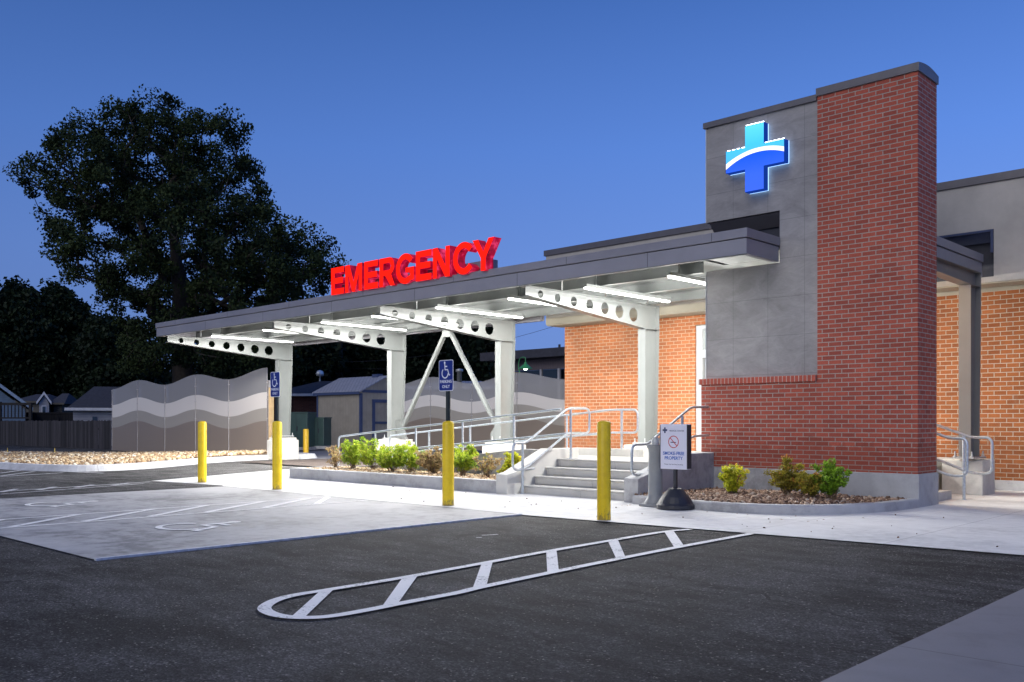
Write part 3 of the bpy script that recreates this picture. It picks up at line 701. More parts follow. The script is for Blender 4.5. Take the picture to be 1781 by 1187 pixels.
# copings
cp = MB(); cp.box(TX0+.035,-6.335,TY0-.01,TY1+.01,6.062,6.155); cp.prism([(TY0-.01,6.155),(TY0+.12,6.185),(TY1-.1,6.185),(TY1+.01,6.155)], 'x', TX0+.035, -6.335)
part(cp, 'coping', M['coping'], root, .004)
cp = MB(); cp.box(-6.335,TX1+.022,TY0-.025,TY1+.025,6.117,6.235)
prof = [(TY0-.025,6.235)]+[(TY0-.025+(.78)*k/8, 6.235+.045*math.sin(math.pi*k/8)) for k in range(1,8)]+[(TY1+.025,6.235)]
cp.prism(prof, 'x', -6.335, TX1+.022); part(cp, 'coping', M['coping'], root, .003)
# ------------------------------------------------------------------ illuminated cross
root = empty('cross_sign', (-7.27, 13.25, 4.83), 'illuminated blue and cyan cross emblem with a white swoosh on the grey panels', 'sign')
cw, chh = 1.02, 1.05; a0, a1 = .34, .66; b0, b1 = .345, .68
cross = [(a0*cw,0),(a1*cw,0),(a1*cw,b0*chh),(cw,b0*chh),(cw,b1*chh),(a1*cw,b1*chh),(a1*cw,chh),(a0*cw,chh),(a0*cw,b1*chh),(0,b1*chh),(0,b0*chh),(a0*cw,b0*chh)]
def cross_face():
    t = NT('cross_face'); tcn = t.n('ShaderNodeTexCoord'); s_ = t.n('ShaderNodeSeparateXYZ'); t.l(tcn.outputs['Object'], s_.inputs[0])
    x, y = s_.outputs[0], s_.outputs[1]
    dx = t.math('SUBTRACT', x, .60)
    def rr(cy): 
        dy = t.math('SUBTRACT', y, cy); return t.math('SQRT', t.math('ADD', t.math('MULTIPLY', dx, dx), t.math('MULTIPLY', dy, dy)))
    up = t.math('GREATER_THAN', rr(-.53), 1.195); lowm = t.math('LESS_THAN', rr(-.47), 1.070)
    yy = t.math('DIVIDE', y, chh)
    cy_ = t.ramp(yy, [(.4, (.08,.40,.95)), (.7, (.05,.52,.88)), (1, (.10,.66,.92))]); bl = t.ramp(yy, [(0, (.035,.12,.85)), (.25, (.03,.12,.80)), (.55, (.002,.085,.80))])
    c = t.mix(up, (1,1,1), cy_); c = t.mix(lowm, c, bl)
    t.col((.02,.02,.02)); t.l(c, t.b.inputs['Emission Color']); t.b.inputs['Emission Strength'].default_value = 1.0; t.set(.25); return t.m
M['cross_face'] = cross_face(); M['cross_side'] = emit('cross_return', (.01,.06,.45), .5)
me = curve_mesh([cross], .065); o = mesh_obj(me, 'box', [M['cross_side']], root, (-7.79, 13.17, 4.83))
me = curve_mesh([[(x*.985+.0075, y*.985+.0075) for x, y in cross]], .002); o = mesh_obj(me, 'face', [M['cross_face']], root, (-7.79, 13.10, 4.83))
me = curve_mesh([[(x, y) for x, y in cross]], .004); o = mesh_obj(me, 'halo_light', [M['led_small']], root, (-7.79, 13.25, 4.83))
mb = MB()
def beads(p, q, n):
    for k in range(n):
        f = (k+.5)/n; x, z = p[0]+(q[0]-p[0])*f, p[1]+(q[1]-p[1])*f
        mb.box(-7.79+x-.022, -7.79+x+.022, 13.115, 13.135, 4.83+z+.002, 4.83+z+.014)
M['cross_led'] = emit('cross_led', (.85,.9,1), 6)
for a_, b_, n_ in ((7,6,5),(9,8,4),(5,4,5)):
    for k in range(n_):
        P_, Q_ = Vector(cross[a_]).lerp(Vector(cross[b_]), k/n_), Vector(cross[a_]).lerp(Vector(cross[b_]), (k+1)/n_)
        mb = MB(); beads(P_, Q_, 1); part(mb, 'led', M['cross_led'], root)

# ================================================================== CANOPY
croot = empty('entrance_canopy', (-16, 15, 0), 'long flat steel canopy on tapered cantilever frames with round holes', 'canopy')
CXL, CXR, CYF, CYB, CZ0, CZG, CZ1 = -26.14, -6.96, 12.29, 17.08, 3.70, 3.945, 4.08
FT = .10
fa = MB()   # lower band
fa.box(CXL,CXR,CYF,CYF+FT,CZ0,CZG-.012); fa.box(CXL,CXL+FT,CYF+FT,CYB,CZ0,CZG-.012); fa.box(CXR-FT,CXR,CYF+FT,13.285,CZ0,CZG-.012)
fa.box(CXL+FT,-15.25,CYB-FT,CYB,CZ0,CZG-.012); fa.box(-5.15-FT,-5.15,14.02,CYB,CZ0,CZG-.012)
part(fa, 'fascia', M['fascia'], croot, .004)
fb = MB(); o_ = .022
fb.box(CXL-o_,CXR+o_,CYF-o_,CYF+FT,CZG,CZ1); fb.box(CXL-o_,CXL+FT,CYF+FT,CYB+o_,CZG,CZ1); fb.box(CXR-FT,CXR+o_,CYF+FT,13.285,CZG,CZ1)
fb.box(CXL+FT,-15.25,CYB-FT,CYB+o_,CZG,CZ1); fb.box(-5.15-FT,-5.15+o_,14.02,CYB,CZG,CZ1)
part(fb, 'fascia_cap', M['fascia_top'], croot, .004)
part(MB().box(CXL+.02,CXR-.02,CYF+.02,CYB-.02,CZG-.012,CZG), 'fascia_joint', M['dark'], croot)
for k in range(1, 7): part(MB().box(CXL+2.9*k-.004, CXL+2.9*k+.004, CYF-.0012, CYF, CZ0+.004, CZG-.014), 'panel_joint', M['dark'], croot)
for k in range(7): part(MB().box(CXL+1.2+2.9*k-.004, CXL+1.2+2.9*k+.004, CYF-o_-.0012, CYF-o_, CZG+.004, CZ1-.004), 'panel_joint', M['dark'], croot)
# deck, ribbed underneath
dk = MB(); dk.box(CXL+FT,CXR-FT,CYF+FT,13.28,3.90,3.925); dk.box(CXL+FT,-8.36,13.2802,CYB-FT,3.90,3.925); dk.box(-8.3598,-5.15-FT,14.01,CYB-.002,3.90,3.925)
dk.box(-8.26,-6.99,13.31,14.0,3.90,3.925)
part(dk, 'deck', M['ceiling'], croot)
part(MB().box(CXL+FT,CXR-FT,CYF+FT,CYF+FT+.012,3.72,3.899), 'inner_fascia', M['ceiling'], croot)
part(MB().box(CXL+.0,CXR-.0,CYF-.004,CYF+.02,CZ0-.012,CZ0-.001), 'drip_edge', M['steel'], croot)
part(MB().box(CXL+.0,-8.3,CYF+.2,CYB-.15,CZG+.002,CZG+.06).box(-8.25,-6.98,CYF+.2,CYB-.3,CZG+.002,CZG+.07).box(-8.3,-5.27,14.05,CYB-.3,CZG+.0025,CZG+.065), 'roof', M['coping'], croot)
# purlins (channel with lower flange)
for yq in (13.45, 14.80, 16.25):
    pm = MB(); 
    segs = [(-26.02,-25.72),(-25.68,-20.05),(-20.01,-15.85),(-15.81,-11.57),(-11.53,-8.42)]
    for a, b in segs: pm.box(a,b,yq,yq+.012,3.705,3.898).box(a,b,yq-.06,yq-.0005,3.705,3.713)
    part(pm, 'purlin', M['ceiling'], croot)
FX = [-25.70, -20.03, -15.83, -11.55, -5.10]
def frame(x, idx):
    shallow = idx == 4
    w = .095; th = .012; ST = M['steel'] if idx < 4 else M['steel_shaded']
    y0, yk, yb0, yb1 = 12.40, 16.03, 16.55, 16.46
    zt, zb0, zk, zbase = 3.685, 3.525, 3.19, .765
    if shallow: y0, zb0, zk, zbase = 14.05, 3.50, 3.46, .63
    m = MB(); xa, xb2 = x-.006, x+.006
    zbot = lambda y: zb0+(zk-zb0)*(y-y0)/(yk-y0)
    # holed web, one cell per hole
    holes = []
    if not shallow:
        cells = np.linspace(y0+.18, yk-.05, 8)
        for i in range(7):
            yc = (cells[i]+cells[i+1])/2; zc = (zt+zbot(yc))/2; r = .072+.0125*i
            holes.append((cells[i], cells[i+1], yc, zc, r))
        edges = [y0+.012]+[]
        m.prism([(y0+.012,zbot(y0+.012)),(cells[0],zbot(cells[0])),(cells[0],zt),(y0+.012,zt)], 'x', xa, xb2)
        ring = []
        for ya, yb_, yc, zc, r in holes:
            corners = [(ya,zbot(ya)),(yb_,zbot(yb_)),(yb_,zt),(ya,zt)]
            angs = sorted([2*math.pi*k/28 for k in range(28)]+[math.atan2(c[1]-zc, c[0]-yc) % (2*math.pi) for c in corners])
            inn = []; out = []
            for a in angs:
                dy, dz = math.cos(a), math.sin(a); inn.append((yc+r*dy, zc+r*dz)); best = 1e9
                for k in range(4):
                    (p0, p1), (q0, q1) = corners[k], corners[(k+1)%4]; ex, ez = q0-p0, q1-p1
                    den = dy*ez-dz*ex
                    if abs(den) < 1e-12: continue
                    s_ = ((p0-yc)*ez-(p1-zc)*ex)/den; tt = ((p0-yc)*dz-(p1-zc)*dy)/den
                    if s_ > 0 and -1e-6 <= tt <= 1+1e-6: best = min(best, s_)
                out.append((yc+best*dy, zc+best*dz))
            n = len(angs); vs = [(xb2,*p) for p in inn]+[(xb2,*p) for p in out]+[(xa,*p) for p in inn]+[(xa,*p) for p in out]; fs = []
            for k in range(n):
                j = (k+1)%n; fs += [(k,n+k,n+j,j), (2*n+k,2*n+j,3*n+j,3*n+k), (k,j,2*n+j,2*n+k)]
            m.add(vs, fs); 
            ring.append((yc, zc, r))
        m.prism([(cells[7],zbot(cells[7])),(yk,zk),(yk,zt),(cells[7],zt)], 'x', xa, xb2)
    else:
        m.prism([(y0,zb0),(yk,zk),(yk,zt),(y0,zt)], 'x', xa, xb2)
    m.prism([(yk,zk),(yk,zbase),(yb1-.012,zbase),(yb0-.012,zk-.02),(yb0-.012,zt),(yk,zt)], 'x', xa, xb2)
    fr = part(m, 'frame', ST, croot, label=None if idx < 4 else 'right column and beam, shade put into the grey')
    f = MB()
    f.box(x-w,x+w,y0,yb0,zt+.0005,zt+.0125)                              # top flange
    f.prism([(y0,zb0-.013),(yk-.001,zk-.013),(yk-.001,zk-.0005),(y0,zb0-.0005)], 'x', x-w, x+w)   # sloping bottom flange
    f.box(x-w,x+w,yk-.001,yk+.012,zbase,zk-.014)                          # front column flange
    f.prism([(yb0-.012,zt),(yb0,zt),(yb0,zk-.02),(yb1,zbase),(yb1-.012,zbase),(yb0-.012,zk-.02)], 'x', x-w, x+w)
    for y_ in (yk+.0005,): f.box(x-w+.01,x-.0065,yk+.0125,yb0-.013,zk-.012,zk-.002).box(x+.0065,x+w-.01,yk+.0125,yb0-.013,zk-.012,zk-.002)
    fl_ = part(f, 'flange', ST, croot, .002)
    under(fl_, fr)
    bp = MB().box(x-.17,x+.17,yk-.10,yb1+.10,zbase-.03,zbase-.0005)
    bolts = []
    for dx_ in (-.13,.13):
        for dy_ in (yk-.06, yb1+.06): bolts.append(part(MB().tube([(x+dx_,dy_,zbase-.001),(x+dx_,dy_,zbase+.09)], .012, 8).lathe((x+dx_,dy_,zbase), [(.025,0),(.025,.02)], 6), 'bolt', M['galv2'], croot))
    bpo = part(bp, 'base_plate', M['galv2'], croot)
    for b_ in bolts: under(b_, bpo)
for i, x in enumerate(FX): frame(x, i)
ax = (-17.93, 16.3, 3.62)
for xe, nm in ((-19.90,'l'),(-15.96,'r')):
    b = Vector((xe, 16.3, .86)); a = Vector((ax[0]+(-.06 if xe < -17.9 else .06), 16.3, 3.60)); d = (b-a).normalized(); s_ = Vector((0,1,0)); n_ = d.cross(s_)
    m = MB(); h = .05
    vs = [a+n_*h+s_*h, a-n_*h+s_*h, a-n_*h-s_*h, a+n_*h-s_*h]; vs2 = [v_+(b-a) for v_ in vs]
    m.add(vs+vs2, [(0,1,5,4),(1,2,6,5),(2,3,7,6),(3,0,4,7),(0,3,2,1),(4,5,6,7)])
    part(m, 'brace', M['steel'], croot, .012)
    sg = 1 if xe < -17.9 else -1
    part(MB().prism([(xe-.09*sg,.77),(xe+.32*sg,.77),(xe+.34*sg,.90),(xe+.05*sg,1.25),(xe-.09*sg,1.25)], 'y', 16.235, 16.247), 'gusset', M['steel'], croot)
part(MB().box(ax[0]-.16,ax[0]+.16,16.24,16.252,3.42,3.70).box(-19.9,-15.97,16.22,16.38,3.64,3.70), 'gusset', M['steel'], croot)
# pedestals
for i, (x, y0, y1, hx, zt, lab) in enumerate(((-25.70,15.86,16.64,.31,.70,'concrete pedestal under the leftmost canopy column, on the gravel'),(-20.03,15.84,16.66,.36,.72,'concrete pedestal behind the start of the ramp, under the second canopy column'),
        (-15.83,15.84,16.66,.36,.72,'concrete pedestal behind the ramp, under the third canopy column'),(-11.55,15.84,16.66,.33,.72,'concrete pedestal on the landing, under the column before the orange brick'),(-5.18,16.14,16.78,.32,.575,'concrete pier right of the brick tower, under the shaded column'))):
    root = empty('column_pedestal', (x, (y0+y1)/2, 0), lab, 'pedestal', 'concrete column pedestals')
    m = MB().box(x-hx,x+hx,y0,y1,.0,zt-.07 if i < 3 else zt)
    part(m, 'block', M['conc'], root, .015)
    if i < 3: part(MB().box(x-hx+.05,x+hx-.05,y0+.05,y1-.05,zt-.0705,zt+.005), 'cap', M['conc'], root, .01)
# light fixtures
for k, (x, ya, lab) in enumerate(((-24.2,12.98,'linear ceiling light by the far left end of the canopy'),(-21.6,13.05,'linear ceiling light seen behind the second canopy beam'),(-18.9,13.02,'linear ceiling light left of the canopy brace'),(-16.95,13.05,'linear ceiling light just left of the third canopy beam'),
        (-14.7,13.02,'linear ceiling light just right of the third canopy beam'),(-12.6,13.05,'linear ceiling light half hidden by the beam before the orange brick'),(-10.6,12.97,'long linear ceiling light in front of the orange brick wall'),(-8.75,12.9,'linear ceiling light ending at the grey tower panels'))):
    root = empty('ceiling_light', (x, ya+1.3, 3.6), lab, 'light', 'linear lights under the canopy')
    yb = ya+2.68
    part(MB().box(x-.045,x+.045,ya,yb,3.64,3.70).box(x-.01,x+.01,ya+.3,ya+.33,3.70,3.90), 'housing', M['steel'], root)
    part(MB().prism([(x-.035,3.638),(x-.03,3.605),(x+.03,3.605),(x+.035,3.638)], 'y', ya+.02, yb-.02), 'lens', M['led'], root)
# porch lights between tower and building
for k, (x, y, lab) in enumerate(((-6.2,14.9,'round porch light hidden behind the brick tower'),(-2.6,16.2,'round soffit light over the walk right of the tower'))):
    if k == 1: continue
    root = empty('porch_light', (x, y, 3.85), lab, 'light')
    part(MB().lathe((x,y,3.86), [(.16,0),(.16,.035)]), 'housing', M['steel'], root)
    part(MB().lathe((x,y,3.835), [(.0,0),(.14,.0),(.15,.024)]), 'lens', emit('porch_lens', (1,.74,.42), 200), root)

# ================================================================== EMERGENCY SIGN
root = empty('emergency_sign', (-14.7, 12.4, 4.08), 'red illuminated EMERGENCY letters standing on the canopy edge', 'sign')
S = .21
def arcp(cx, cy, rx, ry, a0, a1, n=16): return [(cx+rx*math.cos(rad(a0+(a1-a0)*k/n)), cy+ry*math.sin(rad(a0+(a1-a0)*k/n))) for k in range(n+1)]
def LE(w): return [[(0,0),(w,0),(w,S),(S*1.05,S),(S*1.05,.40),(w*.93,.40),(w*.93,.61),(S*1.05,.61),(S*1.05,1-S),(w,1-S),(w,1),(0,1)]]
def LM(w): s=.19; return [[(0,0),(s,0),(s,.66),(w/2-.085,0),(w/2+.085,0),(w-s,.66),(w-s,0),(w,0),(w,1),(w-.27,1),(w/2,.36),(.27,1),(0,1)]]
def LN(w): s=.2; return [[(0,0),(s,0),(s,.64),(w-.22,0),(w,0),(w,1),(w-s,1),(w-s,.36),(.22,1),(0,1)]]
def LY(w): return [[(w/2-.11,0),(w/2+.11,0),(w/2+.11,.40),(w,1),(w-.25,1),(w/2,.60),(.25,1),(0,1),(w/2-.11,.40)]]
def LC(w): 
    o_ = arcp(w/2,.5,w/2,.52,38,322,26); i_ = arcp(w/2,.5,w/2-.215,.32,325,35,22); return [o_+i_]
def LG(w):
    o_ = arcp(w/2,.5,w/2,.52,38,305,26); i_ = arcp(w/2,.5,w/2-.215,.32,300,35,22)
    return [o_+[(w-.03,.10),(w-.03,.53),(w*.52,.53),(w*.52,.36),(w-.235,.36),(w-.235,.245)]+i_]
def LR(w):
    body = [(0,0),(S,0),(S,.37),(.33,.37),(w-.24,0),(w,0),(w-.20,.40)]+arcp(w-.30,.70,.27,.30,-60,90,12)+[(0,1)]
    hole = [(S,.56)]+arcp(w-.34,.685,.125,.125,-90,90,8)+[(S,.81)]
    return [body, hole]
us = [(90,215,LE),(228,393,LM),(415,550,LE),(565,715,LR),(727,910,LG),(922,1075,LE),(1090,1255,LN),(1288,1500,LC),(1480,1692,LY)]
YL = 12.20; HT = .60
for a, b, fn in us:
    xa = py(560+a/5.652, 480, YL)[0]; xb_ = py(560+b/5.652, 480, YL)[0]
    w_ = (xb_-xa)/HT; me = curve_mesh(fn(w_), .20/HT/2)
    me.materials.clear(); 
    o = mesh_obj(me, 'letter', [M['red_side'], M['red_face']], root, (xa, YL+.10, 4.055), scale=(HT,HT,HT))
    for p in me.polygons: p.material_index = 1 if p.normal.z > .9 else 0
part(MB().box(-17.3,-12.42,YL+.215,YL+.38,4.085,4.30), 'raceway', M['fascia_top'], root, .01)

# ================================================================== MAIN BUILDING
root = empty('medical_building', (-8, 18, 0), 'low orange brick building with a stucco upper band behind the canopy', 'building')
WY = 17.65; BX0, BX1 = -15.07, 6.0
DX0, DX1 = -11.26, -7.6
part(MB().box(BX0,DX0-.002,WY,WY+.3,.46,3.60).box(DX1,BX1,WY,WY+.3,.18,3.60).box(BX0,BX0+.3,WY+.3,26,.46,3.60).box(DX0-.002,DX1,WY+.002,WY+.3,3.35,3.60), 'brick_wall', M['brick_orange'], root)
part(MB().box(BX0-.01,-11.95,WY-.01,WY+.3,-.05,.459), 'footing', M['conc_wall'], root); part(MB().box(-5.6,BX1,WY-.015,WY+.3,-.05,.179), 'footing', M['conc_wall'], root)
BY = 17.09
ub = MB(); ub.box(-15.2,BX1,BY,BY+.35,4.50,5.30); ub.box(-15.2,-8.36,BY,BY+.35,3.602,4.4998); ub.box(-4.97,BX1,BY,BY+.35,3.602,4.4998); ub.box(-8.3598,-4.9702,BY,BY+.35,3.602,3.69)
ub.box(-15.2,-14.9,BY+.3502,26,3.602,5.30); ub.box(-14.9,BX1,BY+.3502,26,5.1,5.2)
part(ub, 'stucco_band', M['stucco'], root)
part(MB().box(-15.19,BX1,BY+.02,WY+.02,3.575,3.6005), 'soffit', M['cream'], root)
part(MB().box(-15.2,-8.4,BY-.006,BY-.0005,3.602,3.76), 'trim_board', M['cream'], root)
part(MB().box(DX1,BX1,WY-.012,WY-.001,3.50,3.574), 'trim_board', M['cream'], root)
part(MB().box(-15.25,BX1,BY-.035,BY+.40,5.302,5.44), 'coping', M['coping'], root, .004)
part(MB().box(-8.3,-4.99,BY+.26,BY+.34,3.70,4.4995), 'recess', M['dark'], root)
nf = MB().box(-8.3,-4.975,BY-.012,BY+.02,4.46,4.499).box(-5.02,-4.975,BY-.012,BY+.02,4.10,4.459); nf.prism([(BY+.03,4.459),(BY+.05,4.459),(BY+.22,4.32),(BY+.20,4.31)], 'x', -8.3, -5.03)
part(nf, 'flashing', M['shed_trim'], root)
# glazed entrance doors
dr = MB()
for xa, xb_ in ((DX0,DX0+.16),(DX0+.95,DX0+1.03),(DX0+1.85,DX0+1.93),(DX1-.12,DX1-.002)): dr.box(xa,xb_,WY+.03,WY+.15,LZ,3.34)
dr.box(DX0+.1601,DX0+.9499,WY+.035,WY+.145,2.62,2.80); dr.box(DX0+.1601,DX0+.9499,WY+.035,WY+.145,3.26,3.34); dr.box(DX0+1.031,DX1-.121,WY+.035,WY+.145,2.62,2.70).box(DX0+1.031,DX1-.121,WY+.035,WY+.145,3.26,3.34)
dr.box(DX0+.22,DX0+.30,WY+.05,WY+.12,LZ+.02,2.60)
d_ = part(dr, 'door_frame', M['alu'], root)
g_ = MB().box(DX0+.1602,DX0+.9498,WY+.08,WY+.09,2.81,3.25).box(DX0+.31,DX0+.9498,WY+.08,WY+.09,LZ+.1,2.6).box(DX0+1.04,DX1-.13,WY+.08,WY+.09,LZ+.1,2.6)
part(g_, 'door_glass', M['glass'], root)
part(MB().box(DX0,DX1,WY+1.6,WY+1.7,LZ,3.4), 'inner_wall', M['cream'], root)

# ================================================================== BOLLARDS AND SIGNS
def bollard(x, y, lab):
    r = empty('bollard', (x, y, 0), lab, 'bollard', 'yellow bollards along the walk')
    part(MB().lathe((x,y,-.01), [(.084,0),(.084,1.185),(.080,1.20),(.072,1.212),(.04,1.225),(.0,1.228)], 32), 'sleeve', M['yellow'], r)
    part(MB().lathe((x,y,-.005), [(.10,.0),(.088,.012)], 24), 'base_ring', M['conc_wall'], r)
    return r
bollard(-17.05,8.95,'yellow bollard furthest left, nearest the gravel island, with no sign on it')
bollard(-14.34,8.95,'yellow bollard carrying the farther blue parking sign')
bollard(-9.82,8.93,'yellow bollard carrying the nearer blue parking sign, before the planter')
bollard(-6.99,8.92,'yellow bollard in front of the steps, furthest right, with no sign on it')
def psign(x, y, lab):
    r = empty('parking_sign', (x, y, 1.2), lab, 'sign', 'blue accessible parking signs'); zc = 1.865
    part(MB().lathe((x,y,1.215), [(.034,0),(.034,.5)], 16), 'post', M['post_green'], r)
    w_, h_ = .152, .222
    def rr(w1, h1, c): return arcp(w1-c,h1-c,c,c,0,90,4)+arcp(-w1+c,h1-c,c,c,90,180,4)+arcp(-w1+c,-h1+c,c,c,180,270,4)+arcp(w1-c,-h1+c,c,c,270,360,4)
    pl_ = mesh_obj(curve_mesh([rr(w_,h_,.03)], .0015), 'plate', [M['sign_white']], r, (x, y-.040, zc))
    mesh_obj(curve_mesh([rr(w_-.009,h_-.009,.024)], .0008), 'plate_face', [M['sign_blue']], r, (x, y-.0425, zc))
    s_ = isa_mesh(.215, .235, .0003).build('wheelchair_symbol', M['sign_white'], r); s_.location = (x-.112, y-.0437, zc-.035); s_.rotation_euler = (math.pi/2,0,0); local(s_, r)
    mesh_obj(text_mesh('PARKING', .060, .0005, .0012), 'lettering', [M['sign_white']], r, (x, y-.044, zc-.088))
    mesh_obj(text_mesh('ONLY', .060, .0005, .0012), 'lettering', [M['sign_white']], r, (x, y-.044, zc-.160))
psign(-14.34, 8.95, 'farther blue wheelchair PARKING ONLY sign, before the leftmost canopy column'); psign(-9.82, 8.93, 'nearer blue wheelchair PARKING ONLY sign, before the canopy brace')
# small far bollard
g = gp(532, 793); r = empty('bollard', g, 'small dull yellow bollard beside the green utility cabinets', 'bollard')
part(MB().lathe((g[0],g[1],-.01), [(.10,0),(.10,.93),(.08,.96),(0,.965)], 18), 'sleeve', M['yellow2'], r)
# smoke-free sign
sxx, syy = -7.17, 10.74
r = empty('smoke_free_sign', (sxx, syy, 0), 'white SMOKE-FREE PROPERTY sign on a black rubber base beside the steps', 'sign')
part(MB().lathe((sxx,syy,.004), [(.255,0),(.265,.02),(.265,.06),(.24,.085),(.19,.17),(.13,.24),(.10,.275),(.085,.285),(.0,.287)], 24, smooth=False), 'base', M['rubber'], r, .004)
part(MB().box(sxx-.022,sxx+.022,syy-.022,syy+.022,.28,1.16), 'pole', M['rubber'], r)
zc = .862
part(MB().box(sxx-.215,sxx+.215,syy-.046,syy-.030,zc-.31,zc+.31), 'board', M['sign_board'], r, .002); part(MB().box(sxx-.215,sxx+.215,syy+.03,syy+.046,zc-.31,zc+.31), 'back_board', M['sign_board'], r, .002)
part(MB().box(sxx+.2155,sxx+.225,syy-.05,syy+.05,zc-.30,zc+.30), 'board_frame', M['rubber'], r); part(MB().box(sxx-.225,sxx-.2155,syy-.05,syy+.05,zc-.30,zc+.30), 'board_frame', M['rubber'], r)
yf = syy-.0475
def txt(s, size, x, z, mat, off=.0): mesh_obj(text_mesh(s, size, .0004, off), 'lettering', [mat], r, (x, yf, z))
txt('SMOKE-FREE', .062, sxx, zc-.095, M['ink_blue'], .0016); txt('PROPERTY', .062, sxx, zc-.16, M['ink_blue'], .0016); txt('Thank You For Not Smoking', .026, sxx, zc-.245, M['ink_dark'], .0)
txt('MEDICAL CENTER', .030, sxx+.05, zc+.215, M['ink_dark'], .0)
mesh_obj(curve_mesh([[(p[0]*.075, p[1]*.075) for p in cross]], .0006), 'emblem', [M['ink_dark']], r, (sxx-.18, yf, zc+.185))
circ = lambda rr_: [(rr_*math.cos(2*math.pi*k/32), rr_*math.sin(2*math.pi*k/32)) for k in range(32)]
mesh_obj(curve_mesh([circ(.085), circ(.074)], .0006), 'no_smoking_ring', [M['ink_red']], r, (sxx, yf, zc+.065))
m = MB().box(-.048,.04,-.006,.006,0,.0008); b_ = m.build('cigarette', M['ink_dark'], r); b_.location = (sxx, yf, zc+.058); b_.rotation_euler = (math.pi/2,0,0); local(b_, r)
m = MB().box(-.078,.078,-.0055,.0055,0,.0012); b_ = m.build('slash', M['ink_red'], r); b_.location = (sxx, yf, zc+.065); b_.rotation_euler = (math.pi/2,rad(-0),0); b_.rotation_euler = Matrix.Rotation(math.pi/2,4,'X').to_euler(); b_.matrix_basis = Matrix.Translation(b_.location) @ Matrix.Rotation(math.pi/2,4,'X') @ Matrix.Rotation(rad(-45),4,'Z'); local(b_, r)
# cigarette receptacle
axx, ayy = -7.60, 10.88
r = empty('ash_receptacle', (axx, ayy, 0), 'grey plastic cigarette receptacle standing left of the smoke-free sign', 'ash bin')
part(MB().box(axx-.17,axx+.17,ayy-.17,ayy+.17,.004,.045), 'base', M['bin_grey'], r, .012)
part(MB().lathe((axx,ayy,.045), [(.155,0),(.15,.03),(.115,.08),(.105,.14),(.098,.5),(.092,.72),(.10,.76),(.128,.81),(.13,.83),(.02,.832)], 28), 'column', M['bin_grey'], r)
part(MB().lathe((axx,ayy,.877), [(.055,0),(.055,.07),(.045,.095),(.0,.10)], 20).box(axx-.06,axx+.06,ayy-.012,ayy+.012,.90,.98), 'head', M['galv2'], r)

# ================================================================== SHRUBS
def leaves(name, C, N, R, size, mat, root=None, seed=0, up=.3, aspect=.55, lab=None, tint=None):
    """C: clump centres (k,3); N leaves per clump within radius R"""
    r = np.random.default_rng(seed); k = len(C); n = k*N
    d = r.normal(size=(n,3)); d /= np.linalg.norm(d,axis=1,keepdims=True)
    rad_ = (r.random(n)**.45)[:,None]*np.repeat(R if np.ndim(R) else np.full(k,R), N)[:,None]
    P = np.repeat(C, N, axis=0)+d*rad_*np.array([1,1,.8])
    a = r.normal(size=(n,3)); a[:,2] += up; a /= np.linalg.norm(a,axis=1,keepdims=True)
    b = np.cross(a, r.normal(size=(n,3))); b /= np.linalg.norm(b,axis=1,keepdims=True)
    s = size*r.uniform(.6,1.3,n)[:,None]
    V = np.stack([P-a*s, P-b*s*aspect, P+a*s, P+b*s*aspect], 1).reshape(-1,3)
    Fc = np.arange(4*n).reshape(n,4)
    tv = np.clip(np.repeat(r.random(k) if tint is None else tint, N)*.6+r.random(n)*.4+.12*d[:,2], 0, 1)
    return np_mesh(name, V, Fc, mat, tv, parent=root, **({'label': lab} if lab else {}))
def shrub(x, y, z, rx, h, mat, lab, dens=46, seed=0, size=.021, grp='bushes in the beds', lean=0, sparse=False):
    root = empty('shrub', (x, y, z), lab, 'shrub', grp)
    r = np.random.default_rng(seed); st = MB(); tips = []
    for i in range(22 if not sparse else 16):
        a = r.uniform(0, 2*math.pi); q = r.uniform(.05, 1)**.7; hh = h*r.uniform(.45, 1.15)*(1-.18*q*q)
        tip = Vector((x+rx*q*math.cos(a)+lean*hh, y+rx*q*math.sin(a)*.9, z+hh)); b0 = Vector((x+r.uniform(-.05,.05), y+r.uniform(-.05,.05), z-.01))
        mid = (b0+tip)/2+Vector((r.uniform(-.04,.04), r.uniform(-.04,.04), .06))
        pts = [b0, mid*.5+b0*.5, mid, tip]; st.tube(pts, [.006,.005,.004,.0015], 5)
        for f in (.45, .6, .75, .88, 1.0):
            if r.random() < (.95 if not sparse else .5)*(.35+f): 
                p = b0*(1-f)*(1-f)+mid*2*f*(1-f)+tip*f*f
                tips.append((p.x+r.uniform(-.05,.05), p.y+r.uniform(-.05,.05), p.z+r.uniform(-.02,.05)))
                st.tube([mid*(1-f)+tip*f, tips[-1]], [.003,.001], 4, cap=False)
    part(st, 'stem', M['twig'], root)
    C = np.array(tips); leaves('foliage', C, int(dens*.75) if not sparse else dens//3, .055+.02*rx, size*1.2, mat, root, seed+50)
sp = [(584,12.0,.36,.44,'leaf_dry','dry brownish shrub at the far left end of the planter',1,.0),
      (614,11.9,.44,.58,'leaf_bright','bright green shrub second from the left in the planter',0,.0),
      (650,12.0,.44,.66,'leaf_bright','tallest bright green shrub, below the first ramp rail post',0,.0),
      (682,11.75,.38,.48,'leaf_bright','low bright green shrub before the second column pedestal',0,.0),
      (716,11.9,.42,.54,'leaf_bright','round green shrub with bare brown stems left of the sign bollard',0,.0),
      (756,11.85,.36,.48,'leaf_dry','thin half dry shrub just left of the sign bollard',0,.0),
      (803,11.85,.36,.55,'leaf_bright','green shrub just right of the sign bollard',0,.0),
      (846,11.85,.26,.46,'leaf_dry','sparse brown shrub left of the stair handrail',1,.0),
      (889,11.95,.17,.40,'leaf_yel','small yellow green shrub behind the stair handrail loop',0,.0)]
